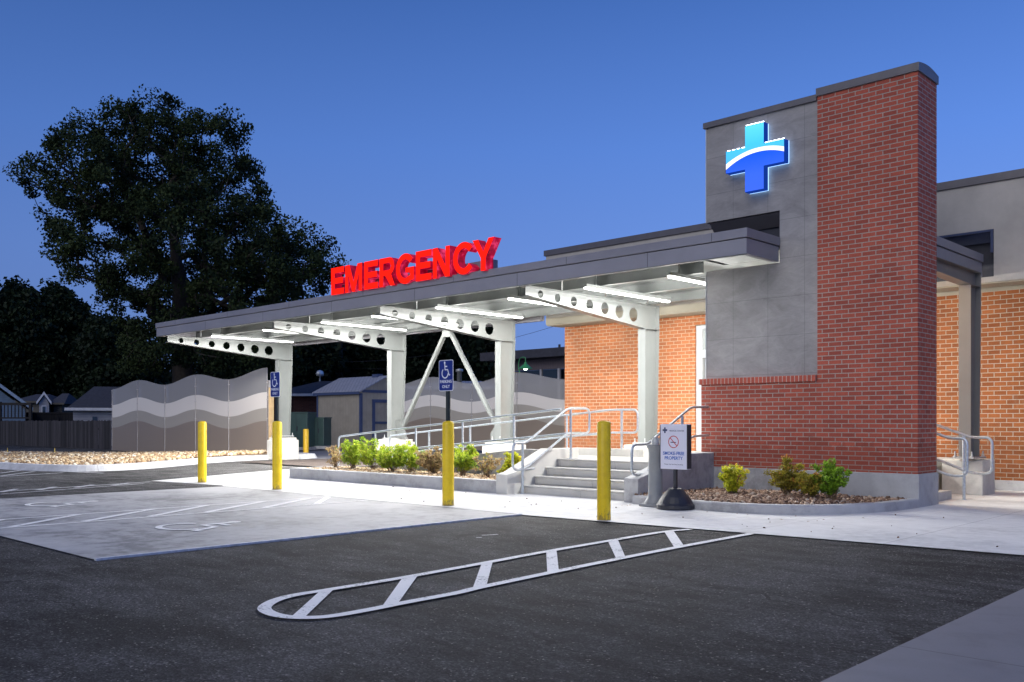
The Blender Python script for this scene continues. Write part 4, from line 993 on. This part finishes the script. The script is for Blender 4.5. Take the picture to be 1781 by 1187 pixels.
for i, (u, y, rx, h, mt, lab, sparse, ln) in enumerate(sp):
    x = py(u, 800, y)[0]; shrub(x, y, .17, rx, h, M[mt], lab, seed=20+i, grp='shrubs in the long planter', sparse=bool(sparse), size=.019)
for i, (u, y, rx, h, mt, lab) in enumerate(((1273,12.0,.19,.40,'leaf_yel','small yellow green shrub in the rock bed, nearest the steps'),(1368,12.25,.24,.52,'leaf_rust','shrub with rusty and yellow leaves in the middle of the rock bed'),(1412,12.1,.17,.34,'leaf_rust','low dull bush between the rusty shrub and the green one'),(1447,12.2,.26,.50,'leaf_grn','dense dark green shrub on the right of the rock bed'))):
    x = py(u, 850, y)[0]; shrub(x, y, .11, rx, h, M[mt], lab, seed=60+i, grp='shrubs before the brick tower', size=.0165, dens=60)

# ================================================================== WAVE SCREENS
def wave_screen(Y, u0, edges_u, lab, zfun, crest, amp, tan_end=False, base=lambda x: 0):
    xs = [py(u, 700, Y)[0] for u in edges_u]
    root = empty('wave_screen', ((xs[0]+xs[-1])/2, Y, 0), lab, 'screen', 'wavy translucent privacy screens')
    per = 2*(xs[2]-xs[1]); x_cr = crest
    W = lambda x, z, a, ph=0: z+a*math.cos(2*math.pi*(x-x_cr)/per+ph)
    for i in range(len(xs)-1):
        a, b = xs[i]+.012, xs[i+1]-.012; n = 14; m = MB()
        X_ = [a+(b-a)*k/n for k in range(n+1)]
        L = [[(x, base(x)) for x in X_], [(x, W(x, zfun[0], amp)+.0*x) for x in X_], [(x, W(x, zfun[1], amp)) for x in X_], [(x, W(x, zfun[2], amp)) for x in X_], [(x, W(x, zfun[3], amp)+(x-xs[0])*zfun[4]) for x in X_]]
        for j in range(4):
            for k in range(n):
                p = [L[j][k], L[j][k+1], L[j+1][k+1], L[j+1][k]]
                m.quad(*[(q[0], Y, q[1]) for q in p], 3-j)
                m.quad(*[(q[0], Y+.012, q[1]) for q in p[::-1]], 3-j)
        for k in range(n):
            p, q = L[4][k], L[4][k+1]; m.quad((p[0],Y,p[1]),(q[0],Y,q[1]),(q[0],Y+.012,q[1]),(p[0],Y+.012,p[1]), 1)
        part(m, 'panel', [M['scr_clear'], M['scr_white'], M['scr_grey'], M['scr_brown']], root)
    for i, x in enumerate(xs):
        zt = zfun[3]-amp-.02
        hi = W(x, zfun[3], amp)+(x-xs[0])*zfun[4]-.02
        m = MB().box(x-.006,x+.006,Y-.02,Y-.002,base(x),hi)
        m.box(x-.045 if i == 0 else x-.02, x+.06, Y+.03, Y+.11, base(x)-.3, zt+.02)
        for zz in (zt-.05, zt-.62, zt-1.25): m.lathe((x,Y-.02,zz), [(.02,0),(.02,.02)], 8).box(x-.05,x+.05,Y-.012,Y-.003,zz-.02,zz+.02)
        part(m, 'post', M['post_grey'], root)
    if tan_end:
        x = xs[-1]; part(MB().box(x+.065,x+.20,Y+.0,Y+.12,.15,2.35), 'end_post', M['tan_post'], root)
YS1 = 16.6
wave_screen(YS1, 195, [195.3,239.3,287.2,340.2,398.2,465.2], 'wavy topped brown and frosted screen behind the gravel island', (1.10,1.53,2.06,2.73,.012), py(240,660,YS1)[0], .14, True, lambda x: gz(x, YS1)-.1)
YS2 = 25.0
eu = [py(748.8, 700, YS2)[0]+2.44*k for k in range(-1, 6)]
def u_of(x, y): 
    w_ = x*FW[0]+y*FW[1]; return CX+FO*(x*RT[0]+y*RT[1])/w_
wave_screen(YS2, 0, [u_of(x, YS2) for x in eu], 'wavy frosted screen behind the canopy columns and the ramp', (1.22,1.70,2.15,2.88,.0), eu[1], .16, False, lambda x: .1)
# ================================================================== WOOD FENCE
root = empty('wood_fence', (-47, 16.9, 0), 'weathered dark wooden picket fence at the far left', 'fence')
V = []; Fq = []; T = []; x = -62.0; r_ = np.random.default_rng(2); m = MB(); tints = []
while x < py(192,760,16.95)[0]:
    wv_ = .135; zt = 1.27+r_.uniform(-.025,.02); y_ = 16.95+r_.uniform(-.008,.008); z0 = ghz(x, 16)-.1
    pf = [(x,z0),(x+wv_,z0),(x+wv_,zt-.03),(x+wv_-.03,zt),(x+.03,zt),(x,zt-.03)]
    m.prism(pf, 'y', y_, y_+.018); tints += [r_.random()]*8; x += wv_+r_.uniform(.006,.03)
o = part(m, 'pickets', M['wood'], root); a = o.data.attributes.new('tint', 'FLOAT', 'FACE'); a.data.foreach_set('value', tints)
part(MB().box(-62,-39.5,16.99,17.03,.85,.94).box(-62,-39.5,16.99,17.03,-.1,-.01), 'rail', M['wood'], root)
# ================================================================== UTILITY CABINETS, SHED
def cab(u0, u1, vt, vb, t, dep, lab, name='utility_cabinet'):
    a = pt(u0, vb, t); b = pt(u1, vb, t); ht = (vb-vt)*t/FO; z0 = a[2]
    c = Vector(((a[0]+b[0])/2, (a[1]+b[1])/2, z0)); wd = math.hypot(a[0]-b[0], a[1]-b[1]); rz_ = math.atan2(RT[1], RT[0])-rad(12)
    root = empty(name, (c.x, c.y, z0), lab, 'cabinet', rz=rz_)
    m = MB().box(-wd/2,wd/2,0,dep,0,ht-.04); m.build('body', M['green_box'], root, .02)
    MB().box(-wd/2-.03,wd/2+.03,-.03,dep+.03,ht-.0395,ht).build('lid', M['green_box'], root, .012)
    MB().box(-.005,.005,-.006,.001,.05,ht-.08).box(.03,.06,-.03,.0,ht*.45,ht*.6).build('door_seam', M['dark'], root)
    MB().box(-wd/2-.1,wd/2+.1,-.1,dep+.1,-.12,-.002).build('pad', M['conc_wall'], root)
cab(494,536,717,778,38,.9,'taller green utility cabinet just right of the leftmost canopy column'); cab(541,564,726,776,38.6,.8,'smaller green utility cabinet before the shed')
root = empty('shed', (-34, 25.5, .2), 'tan garden shed with navy trim and a ribbed metal roof', 'shed')
SY0, SY1 = 24.5, 27.2; SX0, SX1 = py(552,700,24.5)[0], py(627,700,24.5)[0]; zb_, ze = .15, 2.55; ym = (SY0+SY1)/2
part(MB().box(SX0,SX1,SY0,SY1,zb_,ze).prism([(SY0,ze),(SY1,ze),(ym,ze+.62)], 'x', SX0, SX1), 'wall', M['shed_wall'], root)
rf = MB(); 
for sgn, ya in ((1, SY0), (-1, SY1)):
    e0 = (ya-sgn*.16, ze-.06); e1 = (ym, ze+.66)
    rf.prism([(e0[0],e0[1]+.01),(e0[0],e0[1]+.07),(e1[0],e1[1]+.06),(e1[0],e1[1])], 'x', SX0-.18, SX1+.18)
part(rf, 'roof', M['metal_roof'], root)
part(MB().box(SX1-.07,SX1+.03,SY0-.03,SY0+.09,zb_,ze-.1).box(SX0-.02,SX0+.08,SY0-.03,SY0-.002,zb_,ze-.1).box(SX0-.1,SX1+.1,SY0-.17,SY0-.14,ze-.14,ze-.02).box(SX1+.002,SX1+.03,SY0+.09,SY1,ze-.06,ze+.06), 'trim', M['shed_trim'], root)
part(MB().box(SX1+.003,SX1+.05,SY0+.62,SY0+.76,zb_,2.2).box(SX1+.003,SX1+.05,SY0+.76,SY1-.3,2.06,2.2).box(SX1+.003,SX1+.045,SY0+.76,SY1-.3,1.12,1.22).box(SX1+.003,SX1+.05,SY1-.3,SY1-.2,zb_,2.2), 'door', M['shed_trim'], root)
part(MB().box(SX1-.75,SX1-.35,ym-.15,ym+.15,ze+.60,ze+.80), 'vent', M['shed_trim'], root)
# ================================================================== HOUSES AND NEIGHBOURS
def house(name, u0, u1, v_eave, v_base, t, dep, roofh, wall, roof, lab, kind='hip', over=.4, rotd=0, trim='white_trim', zoff=0):
    a = pt(u0, v_base, t); b = pt(u1, v_base, t); wd = math.hypot(a[0]-b[0], a[1]-b[1]); z1 = pt(u0, v_eave, t)[2]; z0 = -1.0
    c = ((a[0]+b[0])/2, (a[1]+b[1])/2); rz_ = math.atan2(RT[1], RT[0])+rad(rotd)
    root = empty(name, (c[0], c[1], z0), lab, 'house', rz=rz_); h = z1-z0
    MB().box(-wd/2,wd/2,0,dep,0,h).build('wall', M[wall], root)
    m = MB(); w2 = wd/2+over; d0, d1 = -over, dep+over
    if kind == 'hip':
        k = min(w2*.55, dep*.5); m.add([(-w2,d0,h),(w2,d0,h),(w2,d1,h),(-w2,d1,h),(-w2+k*1.1,dep/2,h+roofh),(w2-k*1.1,dep/2,h+roofh)], [(0,1,5,4),(1,2,5),(2,3,4,5),(3,0,4),(3,2,1,0)])
    elif kind == 'gable_front':
        m.prism([(-w2,h-.05),(0,h+roofh),(w2,h-.05),(w2,h+.12),(0,h+roofh+.2),(-w2,h+.12)], 'y', d0, d1); 
        MB().prism([(-wd/2,h),(wd/2,h),(0,h+roofh*.93)], 'y', 0, dep).build('gable', M[wall], root)
    m.build('roof', M[roof], root)
    MB().box(-w2-.02,w2+.02,d0-.08,d0-.001,h-.06,h+.10).build('gutter', M[trim], root) if kind == 'hip' else None
    if kind == 'gable_front':
        q = MB()
        for s_ in (-1, 1): q.prism([(s_*(w2+.05),h-.1),(0,h+roofh-.03),(0,h+roofh+.22),(s_*(w2+.05),h+.13)], 'y', d0-.06, d0-.002)
        q.build('barge_board', M[trim], root)
    return root, wd, h
r, wd, h = house('house', -120, 34, 712, 735, 60, 9, 2.6, 'blue_siding', 'shingle', 'pale blue gabled house at the far left edge', 'gable_front', trim='bluewhite', rotd=28)
r, wd, h = house('house', 69, 84, 702, 735, 76, 3, .75, 'white_siding', 'shingle', 'small white gabled house end between the dark houses', 'gable_front', .15, rotd=26)
MB().box(-.12,.12,-.06,-.01,h-.9,h-.25).build('window', M['winglass'], r); MB().box(-.18,.18,-.04,-.005,h-.97,h-.18).build('window_frame', M['white_trim'], r)
r, wd, h = house('house', 22, 68, 700, 735, 82, 6, .8, 'dark_siding', 'shingle', 'dim brown house behind the wooden deck fence', 'hip', trim='dark_siding')
r, wd, h = house('garage', 133, 245, 713, 735, 54, 6, 1.45, 'white_siding', 'shingle', 'white garage with dark hipped roof beside the wave screen', 'hip', rotd=22)
MB().box(-wd/2+1.02,-wd/2+1.25,-.06,-.01,h-1.0,h-.4).build('window', M['winglass'], r)
r, wd, h = house('house', 93, 108, 703, 735, 84, 3, 1.0, 'dark_siding', 'shingle', 'dim little house between the white gable and the garage', 'hip', .4, trim='dark_siding')
r, wd, h = house('house', 470, 700, 688, 735, 60, 8, 1.1, 'brick_dark', 'shingle', 'dark brick house with hipped roof behind the shed', 'hip', .5)
MB().lathe((-1.9,4.0,h+1.35), [(.06,-.4),(.06,.1),(.25,.12),(.28,.3),(.2,.45),(0,.52)], 14).build('roof_vent', M['alu'], r)
MB().tube([(-3.0,-.1,h-.05),(-3.0,-.1,0)], .07, 8).build('downspout', M['white_trim'], r)
# deck with railing in front of the blue house
root = empty('deck_fence', pt(25, 730, 55), 'raised wooden deck railing in front of the pale blue house', 'fence', rz=math.atan2(RT[1],RT[0])); zo = root.location.z
m = MB().box(-1.5,1.0,-.05,.05,.95-.1,1.0).box(-1.5,1.0,-.05,.05,.05,.14)
for k in range(12): m.box(-1.45+k*.21,-1.41+k*.21,-.03,.03,.14,.85)
m.box(-.92,-.78,-.08,.08,-1.5,1.05).box(.9,1.04,-.08,.08,-1.5,1.0); m.build('railing', M['wood'], root)
root = empty('board_fence', pt(95, 735, 66), 'dark board fence crossing behind the picket fence', 'fence', rz=math.atan2(RT[1],RT[0]))
m = MB()
for k in range(-22, 12): m.box(k*.2,k*.2+.185,-.02,.02,-1.5,.72)
m.build('boards', M['wood'], root); m = MB().box(-4.4,2.3,-.06,-.025,.6,.68); m.build('rail', M['wood'], root); MB().prism([(.5,-.7),(.7,-.7),(.35,.55),(.2,.55)], 'y', -.3, -.25).build('brace', M['wood'], root)
# neighbouring flat roofed building seen beside the orange brick
root = empty('neighbour_building', (-19, 33, 0), 'flat roofed neighbouring building with windows seen left of the orange brick wall', 'building')
NY = 33; nx0 = py(899.5,650,NY)[0]-1.2; nx1 = nx0+9
zA, zB, zC = py(940,612,NY)[2], py(940,625,NY)[2], py(940,643,NY)[2]; zw = py(940,700,NY)[2]
part(MB().box(nx0,nx1,NY,NY+8,zB,zA-.02).box(nx0,nx1,NY,NY+8,-.2,zw), 'wall', M['brownwall'], root)
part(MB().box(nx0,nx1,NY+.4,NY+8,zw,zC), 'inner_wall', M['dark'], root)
part(MB().box(nx0-.5,nx1,NY-.9,NY+8,zA-.35,zA+.05), 'roof', M['shingle'], root)
part(MB().box(nx0,nx1,NY-.02,NY+.3,zC,zB), 'fascia', M['brownwall'], root)
for ua, ub_ in ((916,941),(945,972)):
    xa, xb_ = py(ua,650,NY)[0], py(ub_,650,NY)[0]
    f = part(MB().box(xa,xb_,NY-.05,NY-.0,zw+.02,zC-.03), 'window', M['winglass'], root)
    part(MB().box(xb_,xb_+.12,NY-.1,NY+.02,zw,zC).box(xa,xb_,NY-.09,NY-.051,zw+.75,zw+.82), 'window_frame', M['post_grey'], root)
part(MB().box(py(901,650,NY)[0],py(908,650,NY)[0],NY-.35,NY-.11,-.1,zC-.1), 'brick_pillar', M['brick_tan'], root)
part(MB().tube([(py(926,0,NY)[0],NY+2,zA),(py(926,0,NY)[0],NY+2,zA+.5)], .06, 8).box(py(917,0,NY)[0],py(935,0,NY)[0],NY+1.9,NY+2.1,zA+.05,zA+.12), 'roof_pipe', M['dark'], root)
lx, ly, lz = pt(914, 641, 41)
root = empty('barn_lamp', (lx, ly, lz), 'green gooseneck barn lamp glowing beside the brick pillar', 'lamp')
part(MB().lathe((lx,ly,lz-.02), [(.33,0),(.30,.03),(.12,.17),(.06,.22),(.05,.30),(0,.31)], 20), 'shade', M['lamp_green'], root)
part(MB().lathe((lx,ly,lz-.09), [(0,0),(.07,.03),(.09,.09),(.05,.15)], 14), 'bulb', M['lamp_glow'], root)
part(MB().tube(fillet([(lx,ly,lz+.28),(lx,ly,lz+.5),(lx-.35,ly,lz+.5),(lx-.45,ly,lz+.1),(lx-.33,ly,lz-.25)], .2), .02, 8), 'arm', M['lamp_green'], root)
# low pale outbuilding and flue behind the screen
r, wd, h = house('outbuilding', 712, 880, 676, 700, 52, 6, .55, 'white_siding', 'metal_roof', 'low pale outbuilding seen through the screen behind the ramp', 'hip', .3)
a = pt(799, 664, 50); root = empty('flue_pipe', (a[0], a[1], 1), 'metal flue pipe rising behind the wave screen', 'pipe')
part(MB().lathe((a[0],a[1],1), [(.13,0),(.13,2.9),(.2,2.92),(.2,3.05),(0,3.1)], 14), 'pipe', M['galv2'], root)
# utility pole and wires
a = pt(592.5, 700, 70); root = empty('utility_pole', (a[0],a[1],0), 'wooden utility pole behind the shed', 'pole')
part(MB().lathe((a[0],a[1],-.8), [(.20,0),(.14,8.6)], 12), 'pole', M['bark'], root)
def wire(p, q, sag, lab):
    r = empty('power_line', p, lab, 'wire', 'overhead power lines'); P, Q = Vector(p), Vector(q)
    part(MB().tube([P.lerp(Q, k/16)-Vector((0,0,sag*4*(k/16)*(1-k/16))) for k in range(17)], .012, 6), 'cable', M['dark'], r)
wire(pt(590, 630, 70), pt(1100, 520, 60), 1.0, 'upper power line crossing the sky left of the orange brick'); wire(pt(590, 640, 72), pt(1100, 585, 62), .8, 'lower power line crossing the sky above the neighbouring roof')
# marker flags
for u, v, lab in ((13,790,'tiny yellow marker flag at the foot of the wooden fence, further left'), (95,786,'tiny yellow marker flag at the foot of the wooden fence, nearer the screen')):
    a = pt(u, v, 30); root = empty('marker_flag', (a[0],a[1],.1), lab, 'flag')
    part(MB().tube([(a[0],a[1],.05),(a[0],a[1],.34)], .004, 5), 'wire', M['galv2'], root); part(MB().prism([(a[0]-.05,.22),(a[0]+.03,.22),(a[0]+.01,.36),(a[0]-.02,.36)], 'y', a[1], a[1]+.004), 'flag', M['yellow'], root)

# ================================================================== TREES
def tree(u, t, prof, v_trunk_split, trunk_r, mat, lab, n_cl, N, R, lsize, seed, grp, name='broadleaf_tree', z0=-.8, depth=.85, shell=.42):
    """prof: list of (v, u_left, u_right) crown outline rows surveyed on the photo, seen at distance t"""
    base = pt(u, 735, t); bx, by = base[0], base[1]; r = np.random.default_rng(seed)
    root = empty(name, (bx, by, z0), lab, 'tree', grp)
    rows = sorted([(CH+(V0-v-R*14)*t/FO, (l-u)*t/FO+R*.9, (q-u)*t/FO-R*.15) for v, l, q in prof])
    Z = np.array([a[0] for a in rows]); Lf = np.array([a[1] for a in rows]); Rg = np.array([a[2] for a in rows])
    wts = np.maximum(Rg-Lf, .2); zz = []
    cand = r.uniform(Z[0], Z[-1], n_cl*8); wc = np.interp(cand, Z, wts); cand = cand[r.random(len(cand)) < (wc/wts.max())**1.25][:n_cl]
    l = np.interp(cand, Z, Lf); q = np.interp(cand, Z, Rg); c = (l+q)/2; hw = (q-l)/2
    ang = r.uniform(0, 2*math.pi, len(cand)); rr = r.random(len(cand))**shell; rr = rr*(.97)
    lat = c+hw*rr*np.cos(ang); dep = hw*depth*rr*np.sin(ang)
    lat += r.normal(0,.15,len(cand))
    C = np.stack([bx+lat*RT[0]+dep*FW[0], by+lat*RT[1]+dep*FW[1], cand], 1)
    # limbs: every clump hangs on the nearest node nearer the trunk
    zs = CH+(V0-v_trunk_split)*t/FO; fork = np.array([bx, by, zs]); top = np.array([bx+float(np.interp(Z[-1]*.8, Z, (Lf+Rg)/2))*RT[0]*.6, by+float(np.interp(Z[-1]*.8, Z, (Lf+Rg)/2))*RT[1]*.6, zs+(Z[-1]-zs)*.6])
    nodes = [np.array([bx,by,z0]), fork*.5+np.array([bx,by,z0])*.5, fork, fork*.6+top*.4, top]; par = [-1,0,1,2,3]
    order = np.argsort(np.linalg.norm(C-fork, axis=1))
    for i in order:
        p = C[i]; d = np.array([np.linalg.norm(p-n_)+.35*np.linalg.norm(n_-fork) + (50 if k < 2 else 0) for k, n_ in enumerate(nodes)])
        j = int(np.argmin(d)); nodes.append((nodes[j]+p)/2+np.array([0,0,-.05*np.linalg.norm(p-nodes[j])])+r.normal(0,.12,3)); par.append(j); nodes.append(p); par.append(len(nodes)-2)
    cnt = np.ones(len(nodes))
    for k in range(len(nodes)-1, 0, -1): cnt[par[k]] += cnt[k]
    m = MB(); rad0 = lambda k: trunk_r*(cnt[k]/cnt[0])**.46
    for k in range(1, len(nodes)):
        ra, rb_ = rad0(par[k]) if par[k] < 5 else min(rad0(par[k]), rad0(k)*1.3), rad0(k)
        if k == 1: ra = trunk_r*1.35
        m.tube([nodes[par[k]], nodes[k]], [max(ra, .012), max(rb_, .01)], 7 if rb_ > .06 else 4, cap=False)
    part(m, 'trunk', M['bark'], root)
    leaves('crown', C, N, R*r.uniform(.6,1.35,len(C)), lsize, mat, root, seed+1, .2, .62)
big = [(157,225,290),(172,190,325),(195,165,350),(215,110,440),(235,92,456),(262,60,458),(290,24,462),(330,26,482),(350,50,500),(375,66,536),(400,75,575),(425,66,596),(450,70,600),(475,90,598),(505,150,585),(530,170,575),(560,180,560),(600,190,545),(640,200,530)]
tree(318, 50, big, 520, .55, M['leaf_big'], 'huge dark spreading oak rising left of the canopy', 900, 165, .66, .088, 11, None)
BK = [(35,96,[(478,5,25),(500,-30,75),(540,-60,110),(600,-60,120),(660,-60,110),(700,-40,90)],'dark tree at the far left edge with a faint olive top'),
      (105,98,[(480,70,100),(498,62,130),(540,50,170),(600,40,190),(660,40,190),(700,60,170)],'dark bushy tree between the far left tree and the oak'),
      (190,94,[(545,150,225),(590,130,260),(640,120,270),(700,130,260)],'dark tree behind the wave screen, left of the oak trunk'),
      (400,66,[(540,360,450),(580,330,480),(640,320,490),(700,330,480)],'dark tree behind the left canopy column'),
      (520,70,[(545,490,560),(575,455,590),(620,450,600),(680,460,590)],'dim tree above the hipped brick house'),
      (630,74,[(540,600,670),(570,570,700),(620,565,700),(690,580,690)],'dim tree behind the utility pole and shed'),
      (730,70,[(530,700,765),(560,675,790),(610,670,800),(690,680,790)],'dim tree framed by the canopy braces'),
      (820,66,[(535,795,850),(560,775,872),(610,765,882),(690,775,878)],'dim tree behind the right brace and third column'),
      (-40,100,[(520,-90,20),(580,-130,60),(660,-130,60),(700,-100,40)],'dark tree beyond the pale blue house')]
for i, (u, t, pf, lab) in enumerate(BK):
    tree(u, t, pf, 690, .28, M['leaf_back'], lab, 190 if i > 2 else 300, 95 if i > 2 else 130, 1.05 if t < 90 else 1.35, .19 if t < 90 else .24, 100+7*i, 'dark trees behind the houses', shell=.5)
# far wood that closes the view behind the houses
V = []; m_c = []
r_ = np.random.default_rng(77)
for k in range(900):
    u = r_.uniform(-150, 880); t = r_.uniform(112, 125); v = r_.uniform(640 if u > 250 else 628, 742); V.append(pt(u, v, t))
leaves('distant_woods', np.array(V), 60, 2.0, .34, M['leaf_back'], None, 78)
bpy.data.objects['distant_woods']['kind'] = 'stuff'; bpy.data.objects['distant_woods']['label'] = 'unbroken dark woods closing the view behind the houses'

# ================================================================== sub-parts hang on their parts
RULES = {'door_glass': 'door_frame', 'window_frame': 'window', 'vent': 'roof', 'roof_vent': 'roof', 'gutter': 'roof', 'barge_board': 'roof', 'gable': 'wall', 'downspout': 'wall',
         'lettering': ('plate_face', 'board'), 'wheelchair_symbol': 'plate_face', 'emblem': 'board', 'no_smoking_ring': 'board', 'cigarette': 'board', 'slash': 'board', 'board_frame': 'board',
         'halo_light': 'box', 'led': 'box', 'edge_trim': 'wall_panel', 'flashing': 'recess', 'panel_joint': 'fascia', 'drip_edge': 'fascia', 'inner_fascia': 'fascia', 'bulb': 'shade',
         'lens': 'housing', 'cap': 'block', 'lid': 'body', 'door_seam': 'body', 'purlin': 'deck', 'fascia_joint': 'fascia', 'base_ring': 'sleeve'}
for root_ in [o for o in SC.objects if o.parent is None]:
    kids = list(root_.children)
    first = {}
    for k in kids: first.setdefault(k.name.split('.')[0], k)
    for k in kids:
        want = RULES.get(k.name.split('.')[0])
        for w_ in ((want,) if isinstance(want, str) else (want or ())):
            if w_ in first: under(k, first[w_]); break
